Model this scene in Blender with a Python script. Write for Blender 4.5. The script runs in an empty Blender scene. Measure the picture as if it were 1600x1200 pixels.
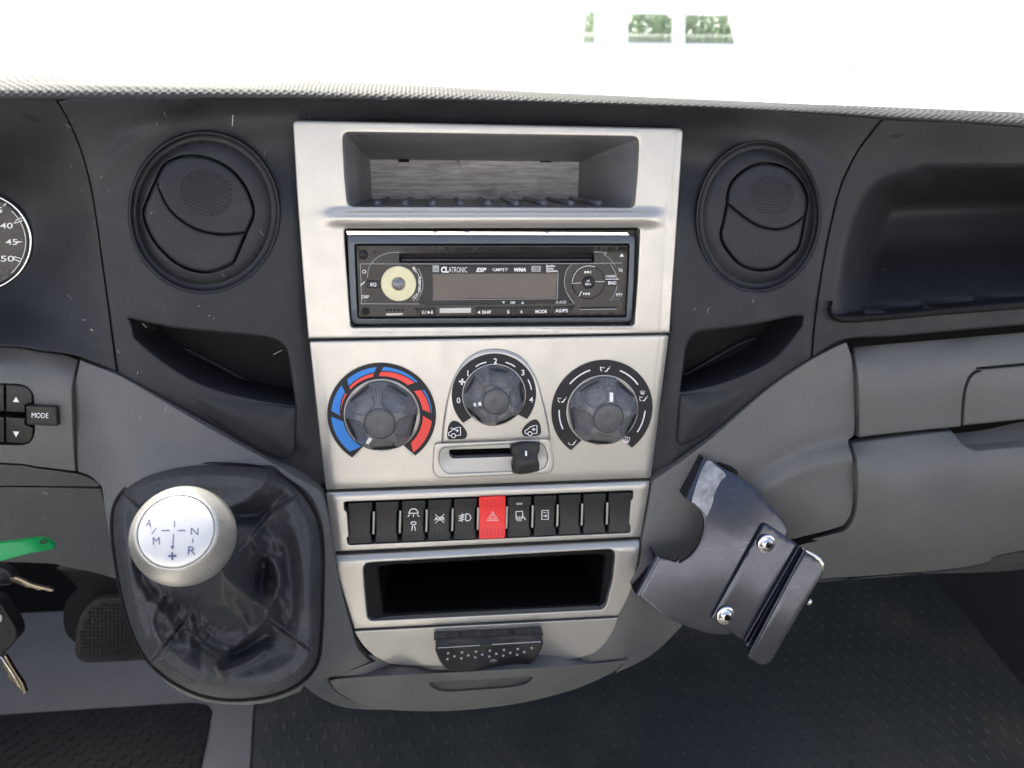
import bpy, math, random
import numpy as np
from mathutils import Vector, Matrix
from mathutils.geometry import delaunay_2d_cdt
random.seed(7); np.random.seed(7)
SC = bpy.context.scene
COL = SC.collection
rad = math.radians

# ---------------------------------------------------------------- camera
# The radio's face is the reference plane: x right, y up the panel, z out of it towards the driver (millimetres).
# The dash leans back by TILT; the camera stands 480 mm in front of the radio, above it and looking slightly right.
FPX = 1155.6                                   # 26 mm lens on a 36 mm sensor, in photo pixels (1600 wide)
PITCH, YAW, TILT = rad(13.85), rad(5.5), rad(16)
FW = np.array([math.sin(YAW)*math.cos(PITCH), -math.sin(PITCH), -math.cos(YAW)*math.cos(PITCH)])
RT = np.array([math.cos(YAW), 0, math.sin(YAW)])
UP = np.array([math.sin(YAW)*math.sin(PITCH), math.cos(PITCH), -math.cos(YAW)*math.sin(PITCH)])
def ray(px, py):
    px = np.asarray(px, float); py = np.asarray(py, float)
    return FW + ((px-800)/FPX)[..., None]*RT + ((600-py)/FPX)[..., None]*UP
CAM = -480*ray(767, 435)
EX = np.array([1, 0, 0]); EY = np.array([0, math.sin(TILT), math.cos(TILT)]); EZ = np.array([0, -math.cos(TILT), math.sin(TILT)])
M3 = np.stack([EX, EY, EZ], 1)
ORG = np.array([0, 0, 1.85])                   # where the radio stands
def W(p): return ORG + .001*(np.asarray(p, float) @ M3.T)
def WI(w): return ((np.asarray(w, float)-ORG)*1000) @ M3
def wdir(v): return np.asarray(v, float) @ M3.T
def on(px, py, z=0.0):                         # the point of the plane z = const seen at that spot of the photo
    r = ray(px, py); z = np.broadcast_to(np.asarray(z, float), r.shape[:-1])
    return CAM + ((z-CAM[2])/r[..., 2])[..., None]*r
def onfloor(h):                                # the same on a level plane h metres above the ground
    n = np.array([0, math.cos(TILT), math.sin(TILT)])
    def f(px, py, z=0.0):
        r = ray(px, py); hh = (h-ORG[2])*1000+np.broadcast_to(np.asarray(z, float), r.shape[:-1])
        return CAM + ((hh-CAM@n)/(r@n))[..., None]*r
    return f
cam = bpy.data.cameras.new('camera'); cam.lens = 26; cam.sensor_width = 36; cam.clip_start = .02; cam.clip_end = 2000; cam.dof.use_dof = True; cam.dof.focus_distance = .47; cam.dof.aperture_fstop = 11
co = bpy.data.objects.new('camera', cam); COL.objects.link(co)
cm = Matrix.Identity(4)
for i, v in enumerate((RT, UP, -FW)):
    w = wdir(v)
    for k in range(3): cm[k][i] = w[k]
for k in range(3): cm[k][3] = W(CAM)[k]
co.matrix_world = cm
SC.camera = co

# ---------------------------------------------------------------- daylight
SUN_EL, SUN_AZ = rad(47), rad(-20)             # azimuth from straight ahead (+Y), negative = to the left
wd = bpy.data.worlds.new('World'); SC.world = wd; wd.use_nodes = True
nt = wd.node_tree; sky = nt.nodes.new('ShaderNodeTexSky'); sky.sky_type = 'NISHITA'; sky.sun_disc = False
sky.sun_elevation = SUN_EL; sky.sun_rotation = SUN_AZ; sky.air_density = .8; sky.dust_density = 8.0; sky.ozone_density = .3
bg = nt.nodes['Background']; bg.inputs['Strength'].default_value = .15
nt.links.new(sky.outputs[0], bg.inputs[0])
sl = bpy.data.lights.new('sun', 'SUN'); sl.energy = 4.5; sl.angle = rad(.5); sl.color = (1, .96, .90)
so = bpy.data.objects.new('sun', sl); COL.objects.link(so)
sd = Vector((math.sin(SUN_AZ)*math.cos(SUN_EL), math.cos(SUN_AZ)*math.cos(SUN_EL), math.sin(SUN_EL)))
so.rotation_euler = sd.to_track_quat('Z', 'Y').to_euler(); so.location = (0, 0, 30)
vs = SC.view_settings; vs.view_transform = 'Standard'; vs.look = 'None'; vs.gamma = 1; vs.use_curve_mapping = False
vs.exposure = 1.8
SC.cycles.max_bounces = 10; SC.cycles.diffuse_bounces = 6; SC.cycles.use_denoising = True
SC.cycles.sample_clamp_indirect = 6

# ---------------------------------------------------------------- materials
def mat(name, col, rough=.5, metal=0., spec=.5, grain=0., gscale=900, mottle=0., mscale=30, dust=0., dcol=(.32, .27, .2), dscale=60, coat=0., stretch=None, bumpd=.0004, scratch=0., speck=0., sscale=1000):
    m = bpy.data.materials.new(name); m.use_nodes = True; n = m.node_tree.nodes; L = m.node_tree.links
    b = n['Principled BSDF']; b.inputs['Base Color'].default_value = (*col, 1); b.inputs['Roughness'].default_value = rough
    b.inputs['Metallic'].default_value = metal; b.inputs['Specular IOR Level'].default_value = spec; b.inputs['Coat Weight'].default_value = coat
    tc = n.new('ShaderNodeNewGeometry'); vec = tc.outputs['Position']
    if stretch:
        mp = n.new('ShaderNodeMapping'); mp.inputs['Scale'].default_value = stretch; L.new(vec, mp.inputs[0]); vec = mp.outputs[0]
    cur = None
    def noise(sc, det=3, rgh=.6):
        t = n.new('ShaderNodeTexNoise'); t.inputs['Scale'].default_value = sc; t.inputs['Detail'].default_value = det; t.inputs['Roughness'].default_value = rgh
        L.new(vec, t.inputs[0]); return t
    def mix(fac, c2, mode='MIX'):
        nonlocal cur
        x = n.new('ShaderNodeMix'); x.data_type = 'RGBA'; x.blend_type = mode
        if cur is None: x.inputs[6].default_value = (*col, 1)
        else: L.new(cur, x.inputs[6])
        x.inputs[7].default_value = (*c2, 1); L.new(fac, x.inputs[0]); cur = x.outputs[2]
    def ramp(src, lo, hi, a=0., b_=1.):
        r = n.new('ShaderNodeMapRange'); r.inputs[1].default_value = lo; r.inputs[2].default_value = hi; r.inputs[3].default_value = a; r.inputs[4].default_value = b_
        L.new(src, r.inputs[0]); return r.outputs[0]
    if mottle:
        t = noise(mscale, 5, .65); mix(ramp(t.outputs[0], .3, .7, 0, mottle), tuple(c*.35 for c in col))
        rr = ramp(t.outputs[0], .3, .7, rough*.86, min(1, rough*1.14)); L.new(rr, b.inputs['Roughness'])
    if speck:                                  # the tiny light and dark of a moulded grain
        t = noise(sscale, 1.5, .5); mix(ramp(t.outputs[0], .36, .64, 0, speck), tuple(c*.3 for c in col)); t = noise(sscale*1.7, 1, .5); mix(ramp(t.outputs[0], .56, .74, 0, speck*.8), tuple(min(1, c*1.9) for c in col))
    if dust:
        t = noise(dscale, 6, .7); t2 = noise(2600, 2)
        mm = n.new('ShaderNodeMath'); mm.operation = 'MULTIPLY'; L.new(ramp(t.outputs[0], .5, .72), mm.inputs[0]); L.new(ramp(t2.outputs[0], .42, .62), mm.inputs[1])
        m3 = n.new('ShaderNodeMath'); m3.operation = 'MULTIPLY'; L.new(mm.outputs[0], m3.inputs[0]); m3.inputs[1].default_value = dust
        mix(m3.outputs[0], dcol)
    if scratch:
        mp2 = n.new('ShaderNodeMapping'); mp2.inputs['Scale'].default_value = (40, 900, 900); mp2.inputs['Rotation'].default_value = (0, .5, .9); L.new(tc.outputs['Position'], mp2.inputs[0])
        t = n.new('ShaderNodeTexNoise'); t.inputs['Scale'].default_value = 1; t.inputs['Detail'].default_value = 2; L.new(mp2.outputs[0], t.inputs[0])
        mix(ramp(t.outputs[0], .68, .76, 0, scratch), tuple(min(1, c*2.2+.06) for c in col))
    if cur is not None: L.new(cur, b.inputs['Base Color'])
    if grain:
        t = noise(gscale, 2, .5); bp = n.new('ShaderNodeBump'); bp.inputs['Strength'].default_value = grain; bp.inputs['Distance'].default_value = bumpd
        L.new(t.outputs[0], bp.inputs['Height']); L.new(bp.outputs[0], b.inputs['Normal'])
    return m
BLACK = mat('black_grained_plastic', (.021, .023, .028), .52, spec=.32, grain=.3, gscale=480, mottle=.12, mscale=30, dust=.10, dscale=40, dcol=(.2, .19, .17), speck=0.38)
PAD = mat('dash_top_plastic', (.036, .038, .040), .66, spec=.17, grain=.2, gscale=1500)
GREY = mat('grey_grained_plastic', (.130, .132, .130), .56, spec=.35, grain=.3, gscale=520, mottle=.10, mscale=22, dust=.15, dscale=30, scratch=.04, speck=0.2)
DGREY = mat('dark_grey_plastic', (.080, .082, .081), .56, spec=.35, grain=.3, gscale=520, mottle=.12, mscale=22, dust=.2, dscale=30, speck=0.26)
DEEP = mat('matt_black_plastic', (.008, .008, .009), .65, spec=.2, grain=.3, gscale=900)
RUB = mat('black_gap_backing', (.004, .004, .004), .9, spec=.08)
SILV = mat('silver_painted_plastic', (.47, .462, .435), .33, metal=.65, spec=.5, grain=.10, gscale=1500, mottle=.03, mscale=60, dust=.05, dscale=150, dcol=(.22, .18, .12), speck=.06)
SILVD = mat('silver_satin_plastic', (.40, .40, .39), .36, metal=.4)
CHROME = mat('bright_metal', (.78, .77, .74), .18, metal=1., mottle=.2, mscale=200)
STEEL = mat('reflection_dark_steel', (.072, .078, .096), .16, metal=.85, mottle=.3, mscale=45, scratch=.45, dust=.12, dscale=60, dcol=(.3, .3, .3), speck=.15)  # dark blue base stands in for the dark cab and sky it reflects
STEELW = mat('worn_coated_steel', (.36, .37, .40), .34, metal=.6, mottle=.9, mscale=120, dust=.6, dscale=160, dcol=(.05, .05, .06))
LEATHER = mat('black_leather', (.031, .034, .039), .53, grain=.6, gscale=380, bumpd=.0010, dust=.22, dscale=95, dcol=(.20, .165, .115), spec=.5, speck=.3, sscale=700)
THREAD = mat('black_thread', (.055, .056, .06), .7)
KNOBM = mat('satin_grained_metal_paint', (.52, .51, .48), .36, metal=.75, grain=.5, gscale=700, bumpd=.0005, speck=0.12)
CAPM = mat('brushed_aluminium', (.64, .635, .61), .38, metal=.5, grain=.05, gscale=2000)
GLOSS = mat('gloss_black_plastic', (.007, .007, .008), .2, spec=.35, mottle=.2, mscale=60, dust=.06, dscale=60, scratch=.2, speck=0.3)
SATIN = mat('satin_black_plastic', (.014, .014, .016), .38, spec=.35, grain=.1, gscale=1400, dust=.06, dscale=70, speck=0.3)
RADIOG = mat('slate_radio_bezel', (.085, .098, .115), .38, grain=.12, gscale=1500, dust=.1)
DISPLAY = mat('brown_reflection_lcd', (.055, .040, .032), .14, mottle=.35, mscale=50, scratch=.3)  # brown of a reflection in the glass put into the base colour
CREAM = mat('cream_backing_plastic', (.70, .66, .42), .45, mottle=.12, mscale=160)
WHITE = mat('white_print', (.78, .79, .80), .5)
FADED = mat('faded_grey_print', (.34, .36, .38), .5)
INK = mat('dark_print', (.020, .020, .023), .5, spec=.25)
INKB = mat('blue_black_print', (.085, .08, .17), .4)
BLUE = mat('blue_print', (.0, .19, .62), .4)
RED = mat('red_print', (.80, .045, .035), .4)
HAZ = mat('red_switch_plastic', (.80, .030, .030), .4, grain=.1, gscale=1500)
HAZD = mat('red_pit', (.48, .02, .02), .6)
DIALM = mat('smoky_dial_plastic', (.150, .157, .172), .36, grain=.3, gscale=500, mottle=.5, mscale=180, dust=.6, dscale=150, dcol=(.17, .14, .10), scratch=1.0, speck=.3)
DIALC = mat('grimy_dial_cap', (.078, .082, .09), .36, mottle=.4, mscale=200, dust=.5, dscale=170, dcol=(.13, .11, .08))
SWM = mat('charcoal_switch_plastic', (.024, .024, .023), .42, spec=.35, grain=.12, gscale=1500, dust=.1, dscale=70, scratch=.15, speck=0.3)
PIT = mat('dark_pit', (.007, .007, .007), .8)
SHELF = mat('shelf_plastic', (.24, .243, .27), .36, grain=.2, gscale=1000, mottle=.15, mscale=25, speck=0.2)  # base lifted to make up for light missing inside the shelf
SHELFB = mat('brightened_scuffed_back', (.84, .85, .88), .5, stretch=(1.3, 16, 16), mottle=.9, mscale=30, dust=.8, dscale=36, dcol=(.04, .04, .045), scratch=.3)  # streaks are scuffs; the pale base makes up for light missing at the back
FLOORG = mat('grey_vinyl_floor', (.345, .335, .315), .5, grain=.2, gscale=500, mottle=.3, mscale=6, dust=.3, dscale=14, dcol=(.09, .07, .05), speck=0.16)
MATB = mat('black_rubber_mat', (.020, .020, .022), .55, grain=.3, gscale=400, dust=.1, dscale=20, speck=0.4)
MATR = mat('dark_rubber_floor', (.078, .090, .086), .45, grain=.4, gscale=400, mottle=.4, mscale=5, dust=.65, dscale=5, dcol=(.26, .22, .15), speck=.3)
PEDAL = mat('worn_pedal_rubber', (.022, .020, .019), .75, spec=.25, dust=.14, dscale=70, dcol=(.10, .07, .045))
GREEN = mat('green_tag_plastic', (.005, .33, .08), .32, mottle=.25, mscale=60, scratch=.5)
BRASS = mat('brass_key_metal', (.45, .40, .30), .3, metal=1., mottle=.6, mscale=350)
LINT = mat('pale_lint', (.50, .49, .43), .8)
SEAT = mat('charcoal_seat_cloth', (.075, .074, .072), .9, grain=.3, gscale=300)
CONC = mat('pale_concrete', (.50, .49, .46), .9, grain=.3, gscale=20, mottle=.2, mscale=.6)
CARW = mat('white_car_paint', (.82, .82, .82), .2, coat=.6)
TYRE = mat('tyre_rubber', (.02, .02, .02), .8)
def glass(name, tint, gl=.06):
    m = bpy.data.materials.new(name); m.use_nodes = True; n = m.node_tree.nodes; L = m.node_tree.links; n.remove(n['Principled BSDF'])
    t = n.new('ShaderNodeBsdfTransparent'); t.inputs[0].default_value = (*tint, 1); g = n.new('ShaderNodeBsdfGlossy'); g.inputs['Roughness'].default_value = .02
    x = n.new('ShaderNodeMixShader'); x.inputs[0].default_value = gl; L.new(t.outputs[0], x.inputs[1]); L.new(g.outputs[0], x.inputs[2]); L.new(x.outputs[0], n['Material Output'].inputs[0])
    return m
GLASS = glass('windscreen_glass', (.95, .97, .96), .03)
CGLASS = glass('car_window_glass', (.95, .98, .96), .08)
LENS = glass('clear_gauge_lens', (.97, .97, .97), .035)

# ---------------------------------------------------------------- objects
def tag(o, label, cat, group=None):
    o['label'] = label; o['category'] = cat
    if group: o['group'] = group
    return o
def thing(name, loc, label, cat, group=None):  # loc in panel millimetres
    o = bpy.data.objects.new(name, None); COL.objects.link(o); o.location = W(loc); o.empty_display_size = .02
    return tag(o, label, cat, group)
WORLDLOC = {}
def wloc(o):
    v = np.zeros(3)
    while o is not None: v = v+np.array(o.location); o = o.parent
    return v
class MB:
    def __init__(s): s.v = []; s.f = []; s.n = 0; s.flat = []
    def add(s, pts, faces):                    # pts Nx3 in panel millimetres
        s.v.append(np.asarray(pts, float).reshape(-1, 3)); s.f += [tuple(i+s.n for i in f) for f in faces]; s.n += len(s.v[-1]); return s
    def grid(s, P, closed_u=False, closed_v=False):   # P: (nu, nv, 3)
        nu, nv = P.shape[:2]; fs = []
        for i in range(nu if closed_u else nu-1):
            for j in range(nv if closed_v else nv-1):
                a, b = i, (i+1) % nu; c, d = j, (j+1) % nv
                fs.append((a*nv+c, a*nv+d, b*nv+d, b*nv+c))
        return s.add(P.reshape(-1, 3), fs)
    def build(s, name, m, parent=None, smooth=True, kind=None, label=None, sharp=None, loc=None):
        V = W(np.concatenate(s.v)); base = wloc(parent) if parent is not None else (W(loc) if loc is not None else V.mean(0))
        me = bpy.data.meshes.new(name); me.from_pydata((V-base).tolist(), [], s.f); me.materials.append(m)
        if smooth:
            me.polygons.foreach_set('use_smooth', [True]*len(me.polygons))
            if sharp is not None: me.set_sharp_from_angle(angle=rad(sharp))
        me.update()
        o = bpy.data.objects.new(name, me); COL.objects.link(o)
        if parent is not None: o.parent = parent
        else: o.location = base
        if kind: o['kind'] = kind
        if label: o['label'] = label
        return o

# ---------------------------------------------------------------- outlines
def rp(*pts, n=6):                             # polygon; a third value rounds that corner by so many pixels
    out = []; N = len(pts)
    for i, p in enumerate(pts):
        p0 = np.array(p[:2], float); r = p[2] if len(p) > 2 else 0
        if not r: out.append(p0); continue
        a = np.array(pts[i-1][:2], float)-p0; b = np.array(pts[(i+1) % N][:2], float)-p0
        la, lb = np.linalg.norm(a), np.linalg.norm(b); r1, r2 = min(r, la*.49), min(r, lb*.49)
        A, B = p0+a/la*r1, p0+b/lb*r2
        for t in np.linspace(0, 1, n+1): out.append((1-t)**2*A+2*t*(1-t)*p0*.98+2*t*(1-t)*.02*(A+B)/2+t*t*B)
    return np.array(out)
def sm(*pts, n=6, closed=False):               # smooth curve through the points
    P = np.array(pts, float); N = len(P); out = []
    for i in range(N if closed else N-1):
        p = [P[(i+k) % N] if closed else P[min(max(i+k, 0), N-1)] for k in (-1, 0, 1, 2)]
        for t in np.arange(n)/n:
            out.append(.5*(2*p[1]+(p[2]-p[0])*t+(2*p[0]-5*p[1]+4*p[2]-p[3])*t*t+(3*p[1]-p[0]-3*p[2]+p[3])*t**3))
    if not closed: out.append(P[-1])
    return np.array(out)
def cat(*a): return np.concatenate([np.asarray(x, float).reshape(-1, 2) for x in a])
def ell(cx, cy, rx, ry, rot=0, n=64):
    t = np.arange(n)/n*2*math.pi; c, s = math.cos(rad(rot)), math.sin(rad(rot)); x, y = rx*np.cos(t), ry*np.sin(t)
    return np.stack([cx+c*x-s*y, cy+s*x+c*y], 1)
def resamp(P, step):
    out = []; N = len(P)
    for i in range(N):
        a, b = P[i], P[(i+1) % N]; l = np.linalg.norm(b-a)
        if l < 1e-6: continue
        k = max(1, int(math.ceil(l/step)))
        for j in range(k): out.append(a+(b-a)*j/k)
    out = np.array(out); keep = [0]
    for i in range(1, len(out)):
        if np.linalg.norm(out[i]-out[keep[-1]]) > .35: keep.append(i)
    if len(keep) > 3 and np.linalg.norm(out[keep[-1]]-out[0]) < .35: keep.pop()
    return out[keep]
def area(P): x, y = P[:, 0], P[:, 1]; return .5*np.sum(x*np.roll(y, -1)-np.roll(x, -1)*y)
def inset(P, d):                               # towards the inside of the polygon
    s = 1 if area(P) > 0 else -1
    e = np.roll(P, -1, 0)-P; e /= np.linalg.norm(e, axis=1)[:, None]+1e-9; nrm = np.stack([-e[:, 1], e[:, 0]], 1)*s
    a = np.roll(nrm, 1, 0)+nrm; l = np.linalg.norm(a, axis=1)[:, None]; a = a/np.maximum(l, .3)
    cosv = np.clip(np.sum(a*nrm, 1), .5, 1)[:, None]
    return P+a/cosv*d
def segdist(Q, P, closed=True):
    if len(Q) == 0: return np.zeros(0)
    A = P if closed else P[:-1]; B = np.roll(P, -1, 0) if closed else P[1:]
    out = np.full(len(Q), 1e9)
    for k in range(0, len(Q), 4000):
        q = Q[k:k+4000, None, :]; d = (B-A)[None]; t = np.clip(np.sum((q-A[None])*d, 2)/(np.sum(d*d, 2)+1e-12), 0, 1)
        out[k:k+4000] = np.sqrt(np.min(np.sum((A[None]+t[..., None]*d-q)**2, 2), 1))
    return out
def inside(Q, P):
    x, y = Q[:, 0][:, None], Q[:, 1][:, None]; a, b = P, np.roll(P, -1, 0)
    c = (a[None, :, 1] > y) != (b[None, :, 1] > y)
    xi = (b[:, 0]-a[:, 0])[None]*(y-a[None, :, 1])/((b[:, 1]-a[:, 1])[None]+1e-12)+a[None, :, 0]
    return (np.sum(c & (x < xi), 1) % 2) == 1
def tps(ctrl, smooth=0.):
    C = np.array(ctrl, float); X = C[:, :2]/100; N = len(C)
    def U(r2): return np.where(r2 > 1e-9, .5*r2*np.log(np.maximum(r2, 1e-9)), 0)
    K = U(np.sum((X[:, None]-X[None])**2, 2))+smooth*np.eye(N); P = np.hstack([np.ones((N, 1)), X])
    A = np.zeros((N+3, N+3)); A[:N, :N] = K; A[:N, N:] = P; A[N:, :N] = P.T
    w = np.linalg.solve(A, np.concatenate([C[:, 2], [0, 0, 0]]))
    def f(px, py):
        Q = np.stack([np.ravel(px), np.ravel(py)], 1)/100
        r = U(np.sum((Q[:, None]-X[None])**2, 2))@w[:N]+w[N]+Q@w[N+1:]
        return r.reshape(np.shape(px))
    return f
def const(z): return lambda px, py: np.full(np.shape(px), float(z))
def zfun(z): return z if callable(z) else const(z)
def crease(poly, wpx, amp):                    # a fold with a sharper crest
    P = np.array(poly, float)
    def f(px, py):
        d = segdist(np.stack([np.ravel(px), np.ravel(py)], 1), P, False).reshape(np.shape(px)); return amp*np.exp(-(np.sqrt(d*d+6.)-2.45)/wpx*1.15)
    return f
def gauss(poly, wpx, amp):                     # a ridge (or groove) along a line
    P = np.array(poly, float)
    def f(px, py):
        d = segdist(np.stack([np.ravel(px), np.ravel(py)], 1), P, False).reshape(np.shape(px)); return amp*np.exp(-(d/wpx)**2)
    return f
def plus(*fs):
    fs = [zfun(f) for f in fs]
    return lambda px, py: sum(f(px, py) for f in fs)
MMPX = .415                                    # millimetres to a photo pixel near the panel
def patch(mb, outline, zf, holes=(), step=9, fil=3., depth=9., hfil=None, hdepth=None, shrink=.8, mp=on, back=np.array([0, 0, -1.])):
    zf = zfun(zf)
    loops = []
    for k, (P, f, dp, sh) in enumerate([(outline, fil, depth, shrink)]+[(h, fil if hfil is None else hfil, depth if hdepth is None else hdepth, 0) for h in holes]):
        P = resamp(np.asarray(P, float), min(step*.7, 8))
        if area(P) < 0: P = P[::-1]
        if sh: P = inset(P, sh)
        loops.append((P, f, dp, k > 0))
    def clear(Q, skip=-1):
        m = inside(Q, loops[0][0])
        for P, f, dp, hole in loops[1:]: m &= ~inside(Q, P)
        return m
    pts = [P for P, *_ in loops]; edges = []; n = 0
    for P in pts: edges += [(n+i, n+(i+1) % len(P)) for i in range(len(P))]; n += len(P)
    for P, f, dp, hole in loops:
        if f <= .5: continue
        for t in (.1, .32, .62, 1.):
            R = inset(P, -f*t if hole else f*t)
            R = R[clear(R)]
            if not len(R): continue
            ok = np.ones(len(R), bool)
            for P2, f2, *_ in loops: ok &= segdist(R, P2) > f*t*.93
            R = R[ok]
            pts.append(R)
    mn, mx = loops[0][0].min(0), loops[0][0].max(0)
    gx, gy = np.meshgrid(np.arange(mn[0]+step/2, mx[0], step), np.arange(mn[1]+step/2, mx[1], step*.866)); gx = gx+((np.arange(gx.shape[0]) % 2)*step/2)[:, None]
    G = np.stack([gx.ravel(), gy.ravel()], 1); G = G[clear(G)]
    ok = np.ones(len(G), bool)
    for P, f, *_ in loops: ok &= segdist(G, P) > max(f*1.12, step*.45)
    pts.append(G[ok])
    A = np.concatenate(pts)
    r = delaunay_2d_cdt([Vector(p) for p in A], edges, [], 0, 1e-5)
    V = np.array([tuple(v) for v in r[0]]); F = np.array([f for f in r[2] if len(f) == 3])
    cen = V[F].mean(1); F = F[clear(cen)]
    z = zf(V[:, 0], V[:, 1]); drop = np.zeros(len(V))
    for P, f, *_ in loops:
        if f <= .5: continue
        d = segdist(V, P); e = np.clip(f-d, 0, f); drop = np.maximum(drop, (f-np.sqrt(np.maximum(f*f-e*e, 0)))*MMPX)
    X = mp(V[:, 0], V[:, 1], z-drop)
    fc = []
    a, b, c = V[F[:, 0]], V[F[:, 1]], V[F[:, 2]]
    s = (b[:, 0]-a[:, 0])*(c[:, 1]-a[:, 1])-(b[:, 1]-a[:, 1])*(c[:, 0]-a[:, 0])
    F[s > 0] = F[s > 0][:, ::-1]
    n0 = mb.n
    mb.add(X, [tuple(int(i) for i in f) for f in F])
    for P, f, dp, hole in loops:
        if dp <= 0: continue
        zz = zf(P[:, 0], P[:, 1])-(f*MMPX if f > .5 else 0); T = mp(P[:, 0], P[:, 1], zz); B = T+back*dp; N = len(P)
        fs = [(i, (i+1) % N, N+(i+1) % N, N+i) for i in range(N)]
        if hole: fs = [q[::-1] for q in fs]
        if f > .5:                             # share the rim so the rounding runs on into the side
            idx = [int(np.argmin(np.sum((V-p)**2, 1)))+n0 for p in P]
            m0 = mb.n; mb.v.append(B); mb.n += N
            mb.f += [tuple((idx[q] if q < N else m0+q-N) for q in fq) for fq in fs]
        else: mb.add(np.concatenate([T, B]), fs)
    return mb
def plate(name, m, parent, outline, zf, **k):
    kw = {q: k.pop(q) for q in ('kind', 'label', 'smooth', 'sharp', 'loc') if q in k}
    return patch(MB(), outline, zf, **k).build(name, m, parent, **kw)
def ribbon(mb, poly, w, zf, closed=False, off=.12):
    P = np.array(poly, float); zf = zfun(zf); N = len(P)
    if closed: e = np.roll(P, -1, 0)-np.roll(P, 1, 0)
    else: e = np.gradient(P, axis=0)
    nn = np.stack([-e[:, 1], e[:, 0]], 1); nn /= np.linalg.norm(nn, axis=1)[:, None]+1e-9
    A, B = P+nn*w/2, P-nn*w/2
    X = np.stack([on(A[:, 0], A[:, 1], zf(A[:, 0], A[:, 1])+off), on(B[:, 0], B[:, 1], zf(B[:, 0], B[:, 1])+off)], 1)
    return mb.grid(X, closed_u=closed)
def fill(mb, outline, zf, off=.12):            # a flat printed shape
    return patch(mb, outline, plus(zf, off), step=60, fil=0, depth=0, shrink=0)
def tube(mb, P, r, n=8, caps=True):            # along 3-D points in panel mm
    P = np.asarray(P, float); N = len(P); r = np.broadcast_to(r, (N,)); e = np.gradient(P, axis=0); e /= np.linalg.norm(e, axis=1)[:, None]
    ref = np.array([.3, .2, 1.]) if abs(e[0] @ np.array([0, 0, 1.])) < .9 else np.array([1., 0, 0])
    u = np.cross(e, ref); u /= np.linalg.norm(u, axis=1)[:, None]; v = np.cross(e, u); t = np.arange(n)/n*2*math.pi
    X = P[:, None]+r[:, None, None]*(u[:, None]*np.cos(t)[None, :, None]+v[:, None]*np.sin(t)[None, :, None])
    n0 = mb.n; mb.grid(X, closed_v=True)
    if caps: mb.f += [tuple(n0+i for i in range(n))[::-1], tuple(n0+(N-1)*n+i for i in range(n))]
    return mb
def basis(a):
    a = np.asarray(a, float); a = a/np.linalg.norm(a); u = np.cross([0, 1, 0], a) if abs(a[1]) < .9 else np.cross([1, 0, 0], a); u /= np.linalg.norm(u); return u, np.cross(a, u), a
def lathe(mb, c, a, prof, n=48, cap=True):     # profile of (radius, height) about axis a
    u, v, a = basis(a); t = np.arange(n)/n*2*math.pi; c = np.asarray(c, float)
    X = np.array([[c+r*(math.cos(q)*u+math.sin(q)*v)+h*a for q in t] for r, h in prof]); n0 = mb.n
    mb.grid(X, closed_v=True)
    if cap: mb.f.append(tuple(n0+i for i in range(n))[::-1])
    return mb
def ering(mb, cx, cy, rx, ry, rot, prof, n=96):   # profile of (share of the ellipse, z)
    X = []
    for t, z in prof: E = ell(cx, cy, rx*t, ry*t, rot, n); X.append(on(E[:, 0], E[:, 1], z))
    return mb.grid(np.array(X), closed_v=True)
def box(mb, c, s, rot=None):                   # centre and size in panel mm
    q = np.array([[x, y, z] for x in (-.5, .5) for y in (-.5, .5) for z in (-.5, .5)])*np.array(s)
    if rot is not None: q = q@np.asarray(rot).T
    return mb.add(q+np.array(c), [(0, 1, 3, 2), (4, 6, 7, 5), (0, 4, 5, 1), (2, 3, 7, 6), (0, 2, 6, 4), (1, 5, 7, 3)])
def scale_at(px, py, z): return 1/abs(on(px+1., py, z)[0]-on(px, py, z)[0])   # photo pixels to a millimetre
# ---------------------------------------------------------------- lettering
_G = {}
def glyphs(s, bold=.0, shear=0.):
    k = (s, bold, shear)
    if k not in _G:
        c = bpy.data.curves.new('t', 'FONT'); c.body = s; c.size = 1; c.offset = bold; c.shear = shear; c.resolution_u = 3
        o = bpy.data.objects.new('t', c); COL.objects.link(o); dg = bpy.context.evaluated_depsgraph_get(); me = bpy.data.meshes.new_from_object(o.evaluated_get(dg))
        v = np.array([x.co[:2] for x in me.vertices]).reshape(-1, 2); f = [tuple(p.vertices) for p in me.polygons]
        bpy.data.objects.remove(o); bpy.data.curves.remove(c); bpy.data.meshes.remove(me)
        v = v-np.array([(v[:, 0].min()+v[:, 0].max())/2, 0]); _G[k] = (v, f)
    return _G[k]
def text(mb, s, px, py, h, z, w=None, slope=0., rot=0., bold=.015, shear=0., off=.13, mapf=None):
    """s centred at (px, py) of the photo; capital height h and total width w in photo pixels."""
    v, f = glyphs(s, bold, shear); cap = .70; v = v/cap*h; v = v-np.array([0, h/2])
    if w: v = v*np.array([w/(v[:, 0].max()-v[:, 0].min()), 1])
    c, q = math.cos(rad(rot)), math.sin(rad(rot)); x = v[:, 0]*c-v[:, 1]*q; y = v[:, 0]*q+v[:, 1]*c
    X, Y = px+x, py-y+slope*x
    P = mapf(X, Y) if mapf else on(X, Y, zfun(z)(X, Y)+off)
    return mb.add(P, f)
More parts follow.
